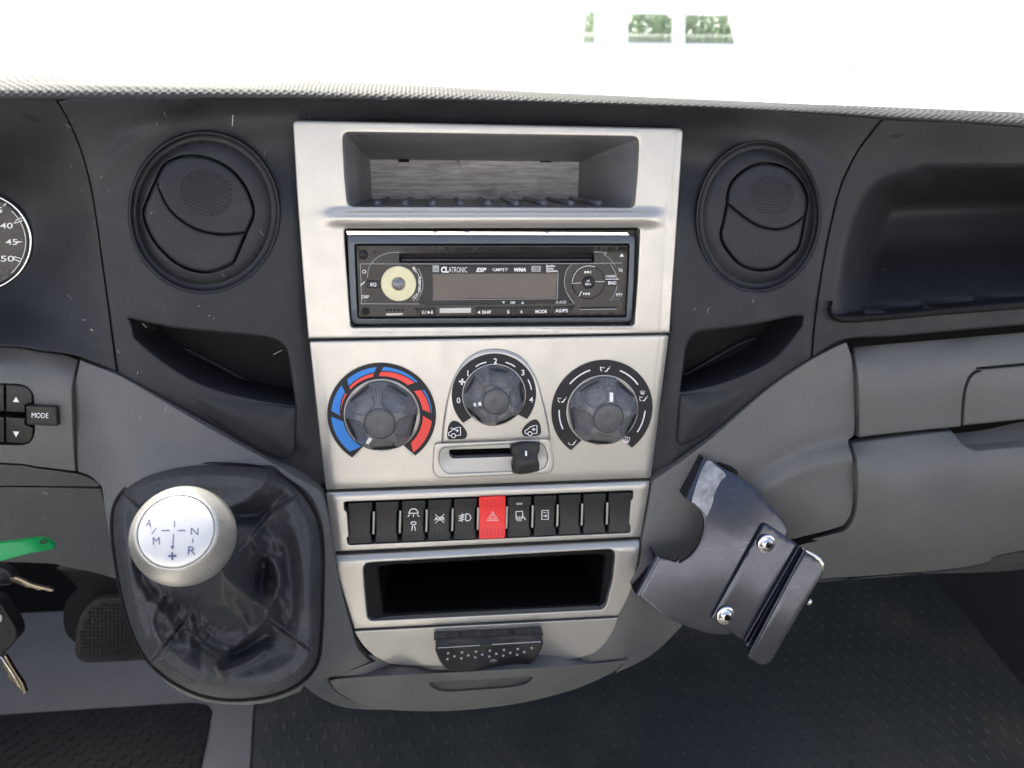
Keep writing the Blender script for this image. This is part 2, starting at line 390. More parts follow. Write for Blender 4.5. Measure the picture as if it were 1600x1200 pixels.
# ================================================================ the cab round the dash
GZ = -.30                                      # the yard outside
CABZ = .93                                     # cab floor over the ground
def wbox(mb, lo, hi):
    lo, hi = np.array(lo), np.array(hi); c, s = (lo+hi)/2, hi-lo
    q = np.array([[x, y, z] for x in (-.5, .5) for y in (-.5, .5) for z in (-.5, .5)])*s+c
    return mb.add(WI(q), [(0, 1, 3, 2), (4, 6, 7, 5), (0, 4, 5, 1), (2, 3, 7, 6), (0, 2, 6, 4), (1, 5, 7, 3)])
def wthing(name, m, boxes, parent=None, kind=None, smooth=False):
    b = MB()
    for lo, hi in boxes: wbox(b, lo, hi)
    return b.build(name, m, parent, smooth=smooth, kind=kind)
XL, XR, YF, YB = -1.02, .98, .62, -1.55
wthing('cab_floor', FLOORG, [((XL, YB, CABZ-.05), (XR, YF, CABZ))], kind='structure')
wthing('bulkhead', DEEP, [((XL, YF, CABZ-.05), (XR, YF+.03, 1.795))], kind='structure')
# unseen low door panel each side, added to shape the light on the dash
for s, x in ((-1, XL), (1, XR)):
    x0, x1 = (x-.05, x) if s < 0 else (x, x+.05)
    wthing('cab_side', DGREY, [((x0, YB, CABZ-.05), (x1, YF+.03, 1.72))], kind='structure')
# unseen seats added to block low yard bounce, backs below the camera's eye level
for nm, x0, x1, lab in (('unseen_driver_seat', -.80, -.28, 'unseen charcoal cloth seat added to block light bounced off the yard'), ('unseen_bench', -.1, .9, 'unseen charcoal cloth double bench added to block light bounced off the yard')):
    t = thing(nm, WI(((x0+x1)/2, -1.1, CABZ)), lab, 'seat')
    for pn, lo, hi in (('cushion', (x0, -1.25, CABZ+.30), (x1, -.78, CABZ+.46)), ('backrest', (x0+.02, -1.42, CABZ+.40), (x1-.02, -1.26, CABZ+.92)), ('seat_base', (x0+.06, -1.22, CABZ), (x1-.06, -.86, CABZ+.30))):
        o = wthing(pn, SEAT, [(lo, hi)], t); bv = o.modifiers.new('bevel', 'BEVEL'); bv.width = .04; bv.segments = 4

# ================================================================ dashboard
DASH = thing('dashboard', (0, -80, -60), 'black and grey van dashboard with two round air vents and moulded pockets', 'dashboard')
# --- seams shared by the panels, in photo pixels
LSEAM = sm((90, 158), (108, 190), (126, 232), (141, 286), (151, 345), (160, 410), (170, 480), (178, 540), (184, 583))
LDIAG = sm((184, 583), (240, 616), (330, 669), (420, 719), (499, 764))
RDIAG = sm((1018, 751), (1100, 693), (1200, 607), (1268, 561))
RSEAM = sm((1268, 561), (1271, 520), (1277, 470), (1286, 410), (1298, 350), (1313, 292), (1336, 242), (1362, 206), (1386, 178))
def brow(x): return np.interp(x, [-100, 0, 300, 460, 700, 900, 1100, 1300, 1400, 1500, 1600, 1700, 2000], [154, 153, 151, 152, 155, 160, 166, 177, 184, 189, 196, 202, 220])
zsur = plus(tps([(-40, 160, 14), (90, 165, 12), (300, 158, 13), (600, 160, 13), (900, 166, 13), (1100, 172, 13), (1300, 182, 12), (1386, 188, 10),
            (130, 225, 3), (150, 300, -4), (165, 450, -5), (182, 570, -4), (170, 240, 2), (215, 203, 3), (300, 182, 0), (380, 182, -2), (456, 184, -7), (600, 185, -7), (760, 188, -7), (900, 192, -7), (1066, 198, -8), (1120, 200, -2),
            (1180, 208, 3), (1260, 228, 3), (1310, 265, 2), (200, 330, -2), (320, 470, -2), (430, 330, -4), (463, 330, -8), (482, 520, -9), (300, 640, -3), (503, 748, -9), (1050, 330, -9), (1040, 515, -9), (1080, 500, -2), (1185, 480, -2),
            (1290, 360, -3), (1275, 500, -3), (1150, 640, -3), (1014, 742, -9)]),
            lambda px, py: 3.6*pod(px, py, PODL)+3.6*pod(px, py, PODR))
PODL = cat(sm((150, 300), (160, 256), (178, 232), (205, 212), (250, 198), (300, 192), (380, 189), (470, 187)), [(480, 700), (185, 600), (160, 420)])
PODR = cat(sm((1050, 200), (1110, 203), (1180, 210), (1225, 220), (1262, 240), (1295, 272), (1305, 310)), [(1285, 420), (1265, 560), (1040, 740)])
def pod(px, py, P):
    Q = np.stack([np.ravel(px), np.ravel(py)], 1); d = segdist(Q, P)*np.where(inside(Q, P), 1, -1); return (1/(1+np.exp(-d/4.5))).reshape(np.shape(px))
VL = ell(319, 332, 117, 125, 0); VR = ell(1185, 338, 96, 117, 4)
PLo = cat(rp((198, 497, 6), (267, 512, 20), (340, 520, 40), (428, 528, 22), (449, 545, 14), (462, 634)), sm((462, 634), (400, 624), (350, 612), (300, 593), (250, 561), (206, 524))[:-1])
PRo = cat(rp((1063, 612), (1072, 540, 10), (1085, 519, 12), (1165, 510, 40), (1240, 494, 6), (1256, 494, 5), (1252, 510)), sm((1252, 510), (1217, 553), (1180, 577), (1125, 599), (1063, 613))[1:-1])
out = cat(LSEAM, LDIAG[1:], [(512, 752), (494, 540), (478, 300), (472, 212), (1052, 218), (1044, 330), (1034, 520), (1008, 738)], RDIAG, RSEAM[1:],
          [(x, brow(x)) for x in range(1370, 95, -15)])
plate('centre_surround', BLACK, DASH, out, zsur, holes=[VL, VR, PLo, PRo], step=8, fil=3.2, hfil=4.5, hdepth=44, depth=12)
# left instrument cowl and right tray panel
LROLL = sm((-250, 538), (0, 541), (60, 548), (120, 557), (184, 583))
zcowl = tps([(-60, 160, 12), (0, 165, 10), (88, 168, 9), (0, 230, -14), (70, 240, -16), (125, 240, -3), (150, 350, -8), (168, 480, -8), (182, 575, -5), (120, 350, -24), (60, 330, -46), (0, 300, -52), (-60, 380, -58), (0, 380, -58),
             (40, 400, -54), (90, 430, -34), (0, 470, -44), (60, 490, -30), (110, 510, -16), (-60, 480, -46), (0, 532, -12), (90, 545, -8), (-60, 535, -13)])
GAUGE = ell(-35, 378, 83, 76, 0)
plate('instrument_cowl', BLACK, DASH, cat([(-250, brow(-250))], [(x, brow(x)) for x in range(-240, 90, 12)], LSEAM, LROLL[::-1][1:]), zcowl, holes=[ell(-35, 378, 86, 79)], step=8, fil=3, hfil=1.5, hdepth=10, depth=12)
RB = sm((1272, 557), (1322, 531), (1400, 526), (1500, 517), (1900, 482))
TRL = sm((1420, 262), (1380, 276), (1352, 300), (1334, 335), (1321, 380), (1311, 430), (1303, 490))
def ztray_in(px, py):
    Q = np.stack([np.ravel(px), np.ravel(py)], 1); P = cat(TRL, [(1303, 492), (1800, 452), (1800, 262)])
    d = (segdist(Q, TRL, False)*np.where(inside(Q, P), 1, -1)).reshape(np.shape(px)); u = np.clip((d+4)/58, 0, 1); u = u*u*(3-2*u)
    v = np.clip((py-255)/(np.interp(px, [1300, 1670], [486, 456])-255), 0, 1)
    x = np.linspace(0, 1, 200); w = np.interp(x, [0, .05, .28, .6, 1], [0, -6, -92, -78, -16]); k = np.hanning(61); k /= k.sum(); w = np.convolve(np.pad(w, 30, 'edge'), k, 'valid')
    return u*np.interp(v, x, w)
ztray = plus(tps([(1390, 190, 9), (1500, 200, 11), (1660, 208, 11), (1340, 245, 1), (1310, 310, -2), (1290, 420, -2), (1278, 520, -1), (1500, 250, 2), (1660, 255, 2), (1660, 500, -1), (1500, 508, 0), (1340, 520, 0), (1500, 400, 0), (1660, 400, 0)], .01), ztray_in,
             lambda px, py: 20*np.exp(-((py-np.interp(px, [1300, 1670], [500, 470]))/7)**2)*0)
TRAYLIP = cat(sm((1302, 470), (1301, 484), (1316, 492), (1400, 488), (1500, 478), (1900, 443)), sm((1900, 462), (1500, 491), (1400, 500), (1330, 505), (1306, 502), (1296, 486)))
plate('passenger_tray', BLACK, DASH, cat(RSEAM[::-1], RB, [(1900, brow(1900))], [(x, brow(x)) for x in range(1885, 1386, -15)]), ztray, step=8, fil=3, depth=12)
plate('tray_lip', DEEP, DASH, TRAYLIP, plus(ztray, const(7)), step=8, fil=7, depth=16)
# grained roll along the top, falling away to the windscreen
def build_roll():
    def hor(x): return np.interp(x, [-100, 0, 200, 460, 700, 900, 1100, 1250, 1350, 1450, 1600, 1700, 2000], [117, 118, 119, 124, 136, 147, 156, 162, 166, 170, 176, 180, 192])
    xs = np.concatenate([np.arange(-900, -110, 20), np.arange(-110, 1710, 1.6), np.arange(1710, 2400, 20)]); th = np.linspace(-.55, 1, 30)
    PX = np.repeat(xs[:, None], len(th), 1); b = brow(xs)[:, None]; h = hor(xs)[:, None]
    ang = th*math.pi/2; PY = np.where(th[None] < 0, b+6*(-th[None]/.55), b+(h-b)*np.sin(np.maximum(ang, 0))[None])
    Z = np.where(th[None] < 0, 15-9*(th[None]/.55)**2, 15-34*(1-np.cos(np.maximum(ang, 0)))[None])
    P = on(PX, PY, np.broadcast_to(Z, PX.shape))
    # diamond grain pressed into the skin, laid out along the skin itself
    s = np.cumsum(np.concatenate([np.zeros((len(xs), 1)), np.linalg.norm(np.diff(P, axis=1), axis=2)], 1), 1); u = P[:, :, 0]
    hgt = np.maximum(np.abs(np.sin(math.pi*(u/5.0+s/4.4))), np.abs(np.sin(math.pi*(u/5.0-s/4.4))))
    nrm = np.cross(np.gradient(P, axis=1), np.gradient(P, axis=0)); nrm /= np.linalg.norm(nrm, axis=2)[..., None]+1e-9
    nrm *= np.sign(nrm[..., 2].mean())
    wgt = np.clip((th+.1)/.3, 0, 1)[None]
    P = P-nrm*((1-np.clip(hgt, .35, 1))*1.5*wgt)[..., None]
    mb = MB(); mb.grid(P); mb.build('top_pad', PAD, DASH)
    xe = np.arange(-900, 2401, 60); E = W(on(xe, hor(xe), np.full(len(xe), -19.))); rows = [E]
    for d, f in ((.05, .010), (.15, .040), (.32, .10), (.50, .17), (.515, .40)): rows.append(E+np.array([0, d, -f]))
    b = MB(); b.grid(WI(np.array(rows).transpose(1, 0, 2))); b.build('top_deck', PAD, DASH)
build_roll()
# --- pockets in the surround: dark bowl, floor ridge and the bulged front
for P, c, ridge, face in ((PLo, -44, [(285, 543), (330, 565), (380, 592), (430, 615)], cat(rp((207, 530), (213, 560, 30), (240, 586, 20), (300, 634, 60), (367, 680, 60), (433, 718, 30), (461, 715, 18), (464, 637)), sm((464, 637), (400, 627), (350, 615), (300, 597), (250, 565), (207, 530))[1:-1])),
                   (PRo, -44, [(1066, 588), (1110, 563), (1150, 540), (1180, 527)], cat(rp((1062, 617), (1056, 690, 10), (1064, 699, 12), (1100, 680, 40), (1170, 627, 60), (1234, 566, 40), (1252, 530, 10), (1253, 514)), sm((1253, 514), (1219, 556), (1181, 581), (1126, 603), (1062, 617))[1:-1]))):
    t = MB(); patch(t, inset(P if area(P) > 0 else P[::-1], -5), const(c), fil=0, depth=0, step=20, shrink=0); o = t.build('pocket', DEEP, DASH)
    R = sm(*ridge); tube(MB(), on(R[:, 0], R[:, 1], c+2.), 1.6).build('pocket_ridge', BLACK, o)
    yb = face[:, 1].max()
    def zf(px, py, F=face): return -1.5+4.5*np.clip(segdist(np.stack([np.ravel(px), np.ravel(py)], 1), F).reshape(np.shape(px))/26, 0, 1)**.7
    patch(MB(), face, zf, step=8, fil=4, depth=12, shrink=0).build('pocket_front', BLACK, DASH)
# --- round air vents
def vent(cx, cy, rx, ry, rot, body, split, gx, gy, grx, gry, grot, nrib):
    g = MB(); ering(g, cx, cy, rx, ry, rot, [(1.012, -4), (1.012, .6), (1.0, 1.4), (.985, 1.0), (.975, -1), (.965, -5), (.945, -6.8), (.90, -6.4)])
    fill(g, ell(cx, cy, rx*.9, ry*.9, rot), const(-13), 0); v = g.build('air_vent', BLACK, DASH)
    er = lambda px, py: np.hypot((px-cx)/rx, (py-cy)/ry)
    bd = body if area(body) > 0 else body[::-1]
    plate('vent_ring', BLACK, v, ell(cx, cy, rx*.905, ry*.905, rot), lambda px, py: np.interp(er(px, py), [.55, .70, .80, .86, .905], [-3.0, -3.2, -4.2, -5.4, -6.7]), holes=[inset(bd, -2.6)], step=6, fil=0, hfil=1.6, hdepth=8, depth=2, shrink=0)
    B = body; i0 = int(np.argmin(np.sum((B-np.array(split[0]))**2, 1))); i1 = int(np.argmin(np.sum((B-np.array(split[-1]))**2, 1)))
    def arc(a, b): return B[a:b+1] if a <= b else cat(B[a:], B[:b+1])
    S = sm(*split)
    A1, A2 = arc(i0, i1), arc(i1, i0)
    up, lo = (A1, A2) if A1[:, 1].mean() < A2[:, 1].mean() else (A2, A1)
    def close(A): return cat(A, S[::-1][1:-1]) if np.sum((A[-1]-S[-1])**2) < np.sum((A[-1]-S[0])**2) else cat(A, S[1:-1])
    dome = lambda k: (lambda px, py: -2.2+k*(1-((px-cx)/(.62*rx))**2-((py-cy)/(.62*ry))**2))
    plate('vent_flap', BLACK, v, close(up), plus(dome(2.4), gauss(S, 16, .8)), step=6, fil=4, depth=5, shrink=.7)
    plate('vent_flap', BLACK, v, close(lo), dome(1.4), step=6, fil=4, depth=5, shrink=.7)
    ribs = MB(); c, s = math.cos(rad(grot)), math.sin(rad(grot))
    for k in range(nrib):
        q = -1+2*(k+.5)/nrib; hw = math.sqrt(max(0, 1-q*q)); L = np.linspace(-hw, hw, 9)*grx
        x, y = gx+c*L-s*q*gry, gy+s*L+c*q*gry
        tube(ribs, on(x, y, plus(dome(2.4), const(.15))(x, y)), .32, 6)
    ribs.build('finger_grip', BLACK, v, kind='stuff')
vent(319, 332, 117, 125, 0, sm((244, 283), (256, 259), (277, 247), (303, 244), (331, 249.5), (359, 265), (380, 288), (392.6, 316), (395, 337), (384, 363), (368, 402), (361, 412), (340, 421), (317, 424.6), (289, 417.6), (265, 402), (242, 377), (228, 349), (225, 330), (233, 307), closed=True),
     [(244, 283), (258, 316), (277, 339), (305, 357), (333, 364.6), (359, 366), (384, 363)], 322, 301, 42, 36, 22, 15)
vent(1185, 338, 96, 117, 4, sm((1137, 318), (1138.5, 300), (1147, 281), (1166, 265), (1184, 257), (1201, 256), (1220, 260), (1235, 268), (1248, 281), (1257, 297), (1261, 314), (1257, 340), (1248, 384), (1233, 400), (1210, 418), (1182, 421), (1156, 412), (1135, 388), (1127, 368), (1132, 342), closed=True),
     [(1137, 318), (1163, 339), (1187, 353), (1215, 358), (1238, 351), (1258, 337)], 1206, 305, 34, 30, 6, 14)
# small slots in the brow
for P in (sm((34, 180), (44, 179), (56, 183), (64, 189), (60, 191), (46, 187), closed=True), sm((1389, 214), (1398, 210), (1412, 210), (1402, 216), closed=True)):
    fill(MB(), P, zcowl if P[0, 0] < 200 else ztray, .2).build('brow_slot', PIT, DASH)

# --- grey lower dash, left of the centre
zsw = tps([(-60, 545, -24), (0, 546, -24), (110, 560, -22), (0, 572, -12), (100, 585, -13), (60, 640, -11), (-60, 640, -11), (112, 700, -14), (60, 715, -16), (0, 712, -16), (60, 730, -20), (-60, 725, -20)])
SWO = rp((-70, 597), (38, 600, 14), (53, 614, 12), (55, 680, 12), (44, 696, 14), (-70, 694))
plate('driver_switch_panel', GREY, DASH, cat(LROLL[:-8], sm((124, 561), (117, 590), (114, 610), (115, 660), (119, 737)), sm((119, 737), (60, 730), (0, 724), (-250, 722))[1:]), zsw, holes=[SWO], step=8, fil=3, hfil=1.2, hdepth=10)
zkn = tps([(-60, 728, -22), (60, 735, -24), (120, 745, -26), (158, 758, -16), (60, 760, -40), (-60, 757, -40), (60, 800, -48), (160, 800, -36), (200, 880, -30), (60, 880, -60), (-60, 870, -60), (230, 920, -50)])
plate('knee_roll', DGREY, DASH, cat(sm((-250, 723), (0, 725), (60, 731), (119, 739)), sm((119, 739), (140, 746), (152, 754), (158, 761)), [(-250, 757)]), zkn, step=8, fil=2)
plate('knee_panel', DGREY, DASH, cat(sm((-250, 759), (60, 760.5), (158, 763)), [(175, 830), (215, 930)], sm((260, 940), (200, 912), (150, 896), (100, 886), (50, 880), (-250, 874))), zkn, step=9, fil=3, depth=30)
zcon = tps([(125, 566, -14), (184, 588, 0), (240, 622, 3), (330, 675, 4), (420, 725, 4), (499, 770, 1), (118, 640, -17), (135, 650, -9), (150, 640, 1), (152, 690, 2), (121, 735, -19), (158, 745, 3), (200, 650, 6), (280, 700, 8), (165, 800, 13), (180, 900, 27), (215, 1010, 47), (300, 1085, 60), (370, 1096, 61),
            (340, 730, 10), (440, 745, 9), (470, 1076, 47), (500, 900, 22), (512, 800, 4), (526, 880, 2), (540, 940, 1), (556, 1000, -4), (575, 1030, -8), (520, 1000, 18), (505, 1055, 16), (530, 1058, -8), (505, 960, 26), (530, 1082, -24), (556, 1100, -54), (610, 1110, -60), (500, 1088, 2), (512, 1066, -4)], .001)
BO = sm((178, 790), (174, 830), (180, 880), (190, 935), (206, 990), (232, 1035), (268, 1066), (315, 1088), (368, 1095), (425, 1088), (470, 1068), (496, 1036), (503, 990), (505, 920), (505, 860), (498, 812), (478, 776), (448, 748), (408, 730), (350, 724), (290, 725), (235, 735), (200, 757), closed=True)
CONL = cat(sm((125, 561), (150, 571), (184, 584.5)), LDIAG[2:], [(506, 775), (512, 803), (523, 866)], sm((524, 868), (528, 905), (540, 950), (552, 985), (560, 1012), (580, 1034))[1:], [(540, 1052), (510, 1060)],
           sm((512, 1064), (526, 1080), (550, 1092), (610, 1108), (570, 1109), (530, 1104), (496, 1088), (475, 1072)), sm((470, 1081), (420, 1098), (370, 1102), (310, 1094), (262, 1069), (220, 1022), (190, 940), (172, 850), (160, 770)), sm((158, 760), (140, 744), (121, 737)), sm((116, 660), (115, 610), (118, 590))[0:])
BOH = inset(BO if area(BO) > 0 else BO[::-1], 11)
plate('console_left', GREY, DASH, CONL, zcon, holes=[BOH], hfil=1, hdepth=14, step=9, fil=2.6, depth=26)
# --- grey lower dash, right of the centre
zr = plus(tps([(1019, 760, 0), (1100, 700, 3), (1200, 615, 3), (1268, 568, 1), (1325, 545, -4), (1332, 600, -3), (1334, 670, -5), (1325, 705, 2), (1333, 760, 3), (1322, 815, -2), (1240, 838, -12), (1180, 700, 3), (1120, 780, 2), (1200, 770, 4),
               (1040, 850, 0), (1006, 860, 0), (1100, 900, -20), (1080, 955, -42), (1030, 1008, -58), (1000, 940, -5), (1180, 868, -26), (985, 990, -9), (975, 1026, -16), (960, 1070, -66), (968, 950, -4), (940, 990, -9), (930, 1034, -12), (545, 1045, -8), (520, 1058, -8), (700, 1046, -9), (700, 1015, -11), (850, 1040, -10), (600, 1020, -11), (900, 1008, -12)], .001),
          gauss(sm((1165, 762), (1215, 725), (1270, 700), (1330, 688)), 16, -5), gauss(sm((1150, 795), (1210, 752), (1270, 725), (1336, 712)), 20, 4.5))
CONR = cat(RDIAG, [(1300, 543), (1323, 533)], sm((1331, 556), (1335, 590), (1337, 640), (1335, 678), (1326, 690), (1334, 720), (1335, 760), (1331, 800), (1318, 822)), sm((1285, 832), (1240, 843), (1200, 862), (1150, 893), (1100, 938), (1060, 985), (1015, 1026), (961, 1053)),
           sm((980, 1029), (850, 1040), (700, 1047), (513, 1059)), [(545, 1047), (584, 1033), (572, 1022), (600, 1024), (890, 1014), (935, 994), (962, 962), (969, 950)], sm((975, 945), (990, 905), (1000, 870), (1002, 841)), [(1012, 790)])
plate('console_right', GREY, DASH, CONR, zr, step=9, fil=2.6, depth=26)
zgl = tps([(1340, 540, -14), (1500, 524, -14), (1660, 512, -14), (1345, 560, -4), (1500, 545, -3), (1660, 532, -3), (1345, 660, -3), (1500, 650, -3), (1660, 640, -3), (1345, 685, -5), (1500, 668, -5)])
LID = rp((1504, 700), (1505, 640, 20), (1516, 584, 26), (1560, 575, 30), (1900, 546), (1900, 680))
LIDC = cat([(1503.5, 666)], sm((1505, 640), (1508, 612), (1516, 590), (1532, 579), (1560, 574), (1900, 544)), [(1900, 625)])
plate('glovebox_surround', GREY, DASH, cat(sm((1330, 536), (1400, 530), (1500, 520), (1900, 486)), [(1900, 546)], sm((1900, 542), (1560, 572), (1530, 577), (1514, 589), (1506, 612), (1503, 640), (1502, 666)), sm((1500, 667), (1420, 675), (1341, 684)), sm((1341, 640), (1339, 590), (1334, 556))), zgl, step=9, fil=3)
plate('glovebox_catch_lid', GREY, DASH, LIDC, plus(zgl, 0.4), step=9, fil=3, shrink=1.2)
zgb = plus(tps([(1335, 695, -6), (1485, 675, -6), (1660, 655, -6), (1340, 715, 7), (1480, 700, 8), (1660, 690, 8), (1340, 790, 4), (1500, 790, 4), (1660, 780, 4), (1330, 830, -4), (1230, 855, -22), (1200, 890, -45), (1300, 890, -38), (1400, 860, -14), (1500, 860, -20), (1660, 830, -14), (1560, 868, -40), (1660, 850, -40), (1400, 885, -40)], .001))
GRIP = cat([(1488, 669.5), (1900, 629)], sm((1900, 670), (1560, 700), (1520, 701), (1505, 694), (1494, 681)))
plate('glovebox_door', GREY, DASH, cat([(1329, 691), (1486, 671.5)], sm((1494, 681), (1505, 694), (1520, 701), (1560, 700), (1900, 670)), [(1900, 822)], sm((1900, 826), (1590, 862), (1540, 880), (1480, 890), (1380, 899), (1280, 905), (1205, 912)), sm((1170, 900), (1190, 876), (1240, 849), (1290, 836), (1320, 827), (1335, 803), (1339, 760), (1337, 718))), zgb, step=9, fil=3, depth=30)
plate('grip_recess', DGREY, DASH, inset(GRIP if area(GRIP) > 0 else GRIP[::-1], -3), plus(zgb, -9), step=10, fil=0, depth=4)
plate('glovebox_underside', DGREY, DASH, cat(sm((1200, 914), (1280, 907), (1380, 901), (1480, 892), (1540, 882), (1590, 864), (1900, 828)), [(1900, 858)], sm((1660, 882), (1560, 894), (1400, 899), (1290, 910))), tps([(1200, 914, -60), (1400, 900, -62), (1600, 865, -60), (1600, 890, -130), (1900, 830, -60), (1900, 862, -130), (1400, 905, -110), (1290, 908, -90)]), step=10, fil=2, depth=40)
# --- under the centre stack
zlow = tps([(545, 990, -9), (760, 985, -9), (970, 970, -9), (510, 1058, -8), (700, 1046, -10), (978, 1028, -14), (600, 1045, -9), (850, 1040, -10)])
zbin = tps([(510, 1062, -9), (700, 1050, -9), (980, 1032, -13), (530, 1085, -20), (620, 1075, -9), (750, 1072, -9), (880, 1060, -12), (600, 1108, -44), (700, 1112, -44), (800, 1100, -40), (900, 1075, -40), (955, 1052, -36), (545, 1092, -40)])
BING = rp((668, 1066, 5), (834, 1057, 5), (826, 1068, 12), (800, 1074, 16), (700, 1081, 16), (680, 1078, 12))
plate('lower_bin', GREY, DASH, cat(sm((511, 1062), (560, 1057), (700, 1049.5), (850, 1042.5), (982, 1031)), sm((957, 1052), (900, 1077), (820, 1098), (730, 1110), (650, 1112), (590, 1107), (545, 1092), (522, 1077))), zbin, holes=[BING], step=8, fil=4, hfil=2, hdepth=16, depth=40)
plate('bin_grip', DGREY, DASH, inset(BING if area(BING) > 0 else BING[::-1], -6), plus(zbin, lambda px, py: -8+5.2*np.clip((py-1062)/16, 0, 1)), fil=0, depth=3)
# dark strips added behind the joints to keep daylight out of the gaps
for nm, L, zf, w in (('left', LSEAM, zsur, 16), ('ldiag', LDIAG, zsur, 16), ('rseam', RSEAM, zsur, 16), ('rdiag', RDIAG, zsur, 16), ('roll', LROLL, zsw, 18), ('d1', sm((124, 561), (117, 590), (114, 610), (115, 660), (119, 737)), zsw, 16),
               ('kn', sm((-250, 723), (0, 725), (60, 731), (119, 739)), zkn, 16), ('k2', sm((-250, 758), (60, 759), (158, 762)), zkn, 16), ('r1', sm((1327, 533), (1333, 556), (1337, 590), (1339, 640), (1337, 680), (1328, 691), (1336, 720), (1337, 760), (1333, 802), (1319, 825), (1287, 834), (1240, 846), (1190, 874)), const(-6), 18),
               ('r2', sm((1326, 534), (1500, 519), (1900, 484)), ztray, 18), ('r3', sm((1329, 688), (1486, 669), (1900, 628)), const(-6), 18), ('r4', sm((1900, 543), (1560, 573), (1530, 578), (1514, 590), (1506, 612), (1503, 640), (1502, 666)), zgl, 16),
               ('b1', sm((511, 1061), (560, 1056), (700, 1048.5), (850, 1041.5), (960, 1032)), zlow, 16), ('b2', sm((500, 764), (507, 780), (523, 868), (540, 950), (560, 1012), (580, 1034)), zcon, 26), ('b3', sm((1018, 752), (1003, 841), (990, 905), (968, 963)), const(-9), 20)):
    ribbon(MB(), L, w, plus(zf, -8), off=0).build('joint_light_block', RUB, DASH)
# driver's switches on the left panel
zbt = plus(zsw, 1.2)
for P, tri in ((rp((9, 600), (40, 602, 10), (51, 613, 10), (51, 630), (40, 633), (40, 645), (9, 643)), [(20, 628), (30, 628.5), (25, 620)]), (rp((9, 651), (40, 653), (40, 663), (52, 668), (52, 684, 9), (43, 693, 10), (9, 691)), [(20, 674), (30, 674.5), (25, 683)]),
               (rp((-70, 597), (7, 600), (7, 643), (-70, 640)), None), (rp((-70, 648), (7, 651), (7, 691), (-70, 689)), None)):
    o = plate('rocker_switch', SWM, DASH, P, zbt, step=8, fil=2.5, depth=8, shrink=.4)
    if tri: fill(MB(), tri, zbt, .15).build('arrow_mark', WHITE, o)
plate('switch_bed', RUB, DASH, inset(SWO, -3), plus(zsw, -8), fil=0, depth=0, step=20)
o = plate('mode_switch', SWM, DASH, rp((40, 633, 4), (89, 635, 4), (91, 667, 4), (41, 664, 4)), plus(zsw, 5), step=8, fil=2.5, depth=12)
text(MB(), 'MODE', 62.5, 649, 8, plus(zsw, 5), w=26, slope=.03, bold=.0).build('lettering', WHITE, o)
# ================================================================ rev counter at the far left
GA = thing('rev_counter', on(-35, 378, -62), 'round black rev counter with white numbers 40, 45, 50 in the instrument cowl', 'gauge')
g = MB(); ering(g, -35, 378, 84, 77, 0, [(1.02, -56), (1.02, -52), (1.0, -50.5), (.965, -51), (.95, -56), (.94, -61)], 96); g.build('bezel_ring', CHROME, GA)
fill(MB(), ell(-35, 378, 82, 75), const(-61), 0).build('dial_face', DEEP, GA)
fill(MB(), ell(-35, 378, 78, 71), const(-54), 0).build('gauge_glass', LENS, GA)
mk = MB()
for P in ([(4, 324), (6.5, 321.5), (11, 317.5), (7, 318.5)], [(36, 378), (26, 376.5), (26, 379.5)]): fill(mk, P, const(-61), .3)
for P in ([(21, 349), (34, 345.5), (32.5, 340), (26, 343.5)], [(22, 401), (34, 404.5), (31.5, 409), (22, 405)]): ribbon(mk, cat(P), 1.3, const(-60.6), closed=True)
ribbon(mk, ell(-35, 378, 75, 68.5)[np.r_[56:64, 0:9]], .9, const(-60.6)); mk.build('scale_mark', WHITE, GA)
for s, x, y, w in (('35', -6, 328, 19), ('40', 10, 352.5, 20), ('45', 18, 378, 18), ('50', 11.5, 404, 21)): text(MB(), s, x, y, 9, const(-60.8), w=w, bold=.005).build('numeral', WHITE, GA)

# ================================================================ upper silver fascia with the open shelf
FA = thing('centre_fascia', on(760, 350, 0), 'upper silver centre fascia with an open shelf above the radio slot', 'fascia')
FO = cat(rp((456.5, 187, 10), (1068.5, 199.5, 10), (1062, 300), (1053, 430), (1047, 521), (481, 530), (472, 420), (463, 300)))
SH = rp((535, 206.5, 12), (998.5, 213.5, 12), (996, 270, 0), (991, 324.5, 9), (543, 323, 12), (538, 270))
RO = rp((537, 357, 7), (1000, 356, 7), (996, 440), (991, 509, 6), (548, 512, 6), (543, 440))
def zfa(px, py):
    lip = np.exp(-((py-341)/10.5)**4)*(1/(1+np.exp(-(px-520)/7)))*(1/(1+np.exp((px-1022)/7)))*4.2
    sill = np.exp(-((py-516)/5.)**2)*(1/(1+np.exp(-(px-548)/8)))*(1/(1+np.exp((px-992)/8)))*-.8
    edge = np.clip((px-np.interp(py, [200, 520], [1052, 1033]))/8, 0, 1)*-2.2
    crown = 1.6*(1-((px-760)/300)**2)
    return lip+sill+edge+crown
plate('fascia_plate', SILV, FA, FO, zfa, holes=[SH, RO], step=6, fil=3.2, hfil=2.4, depth=10, hdepth=9)
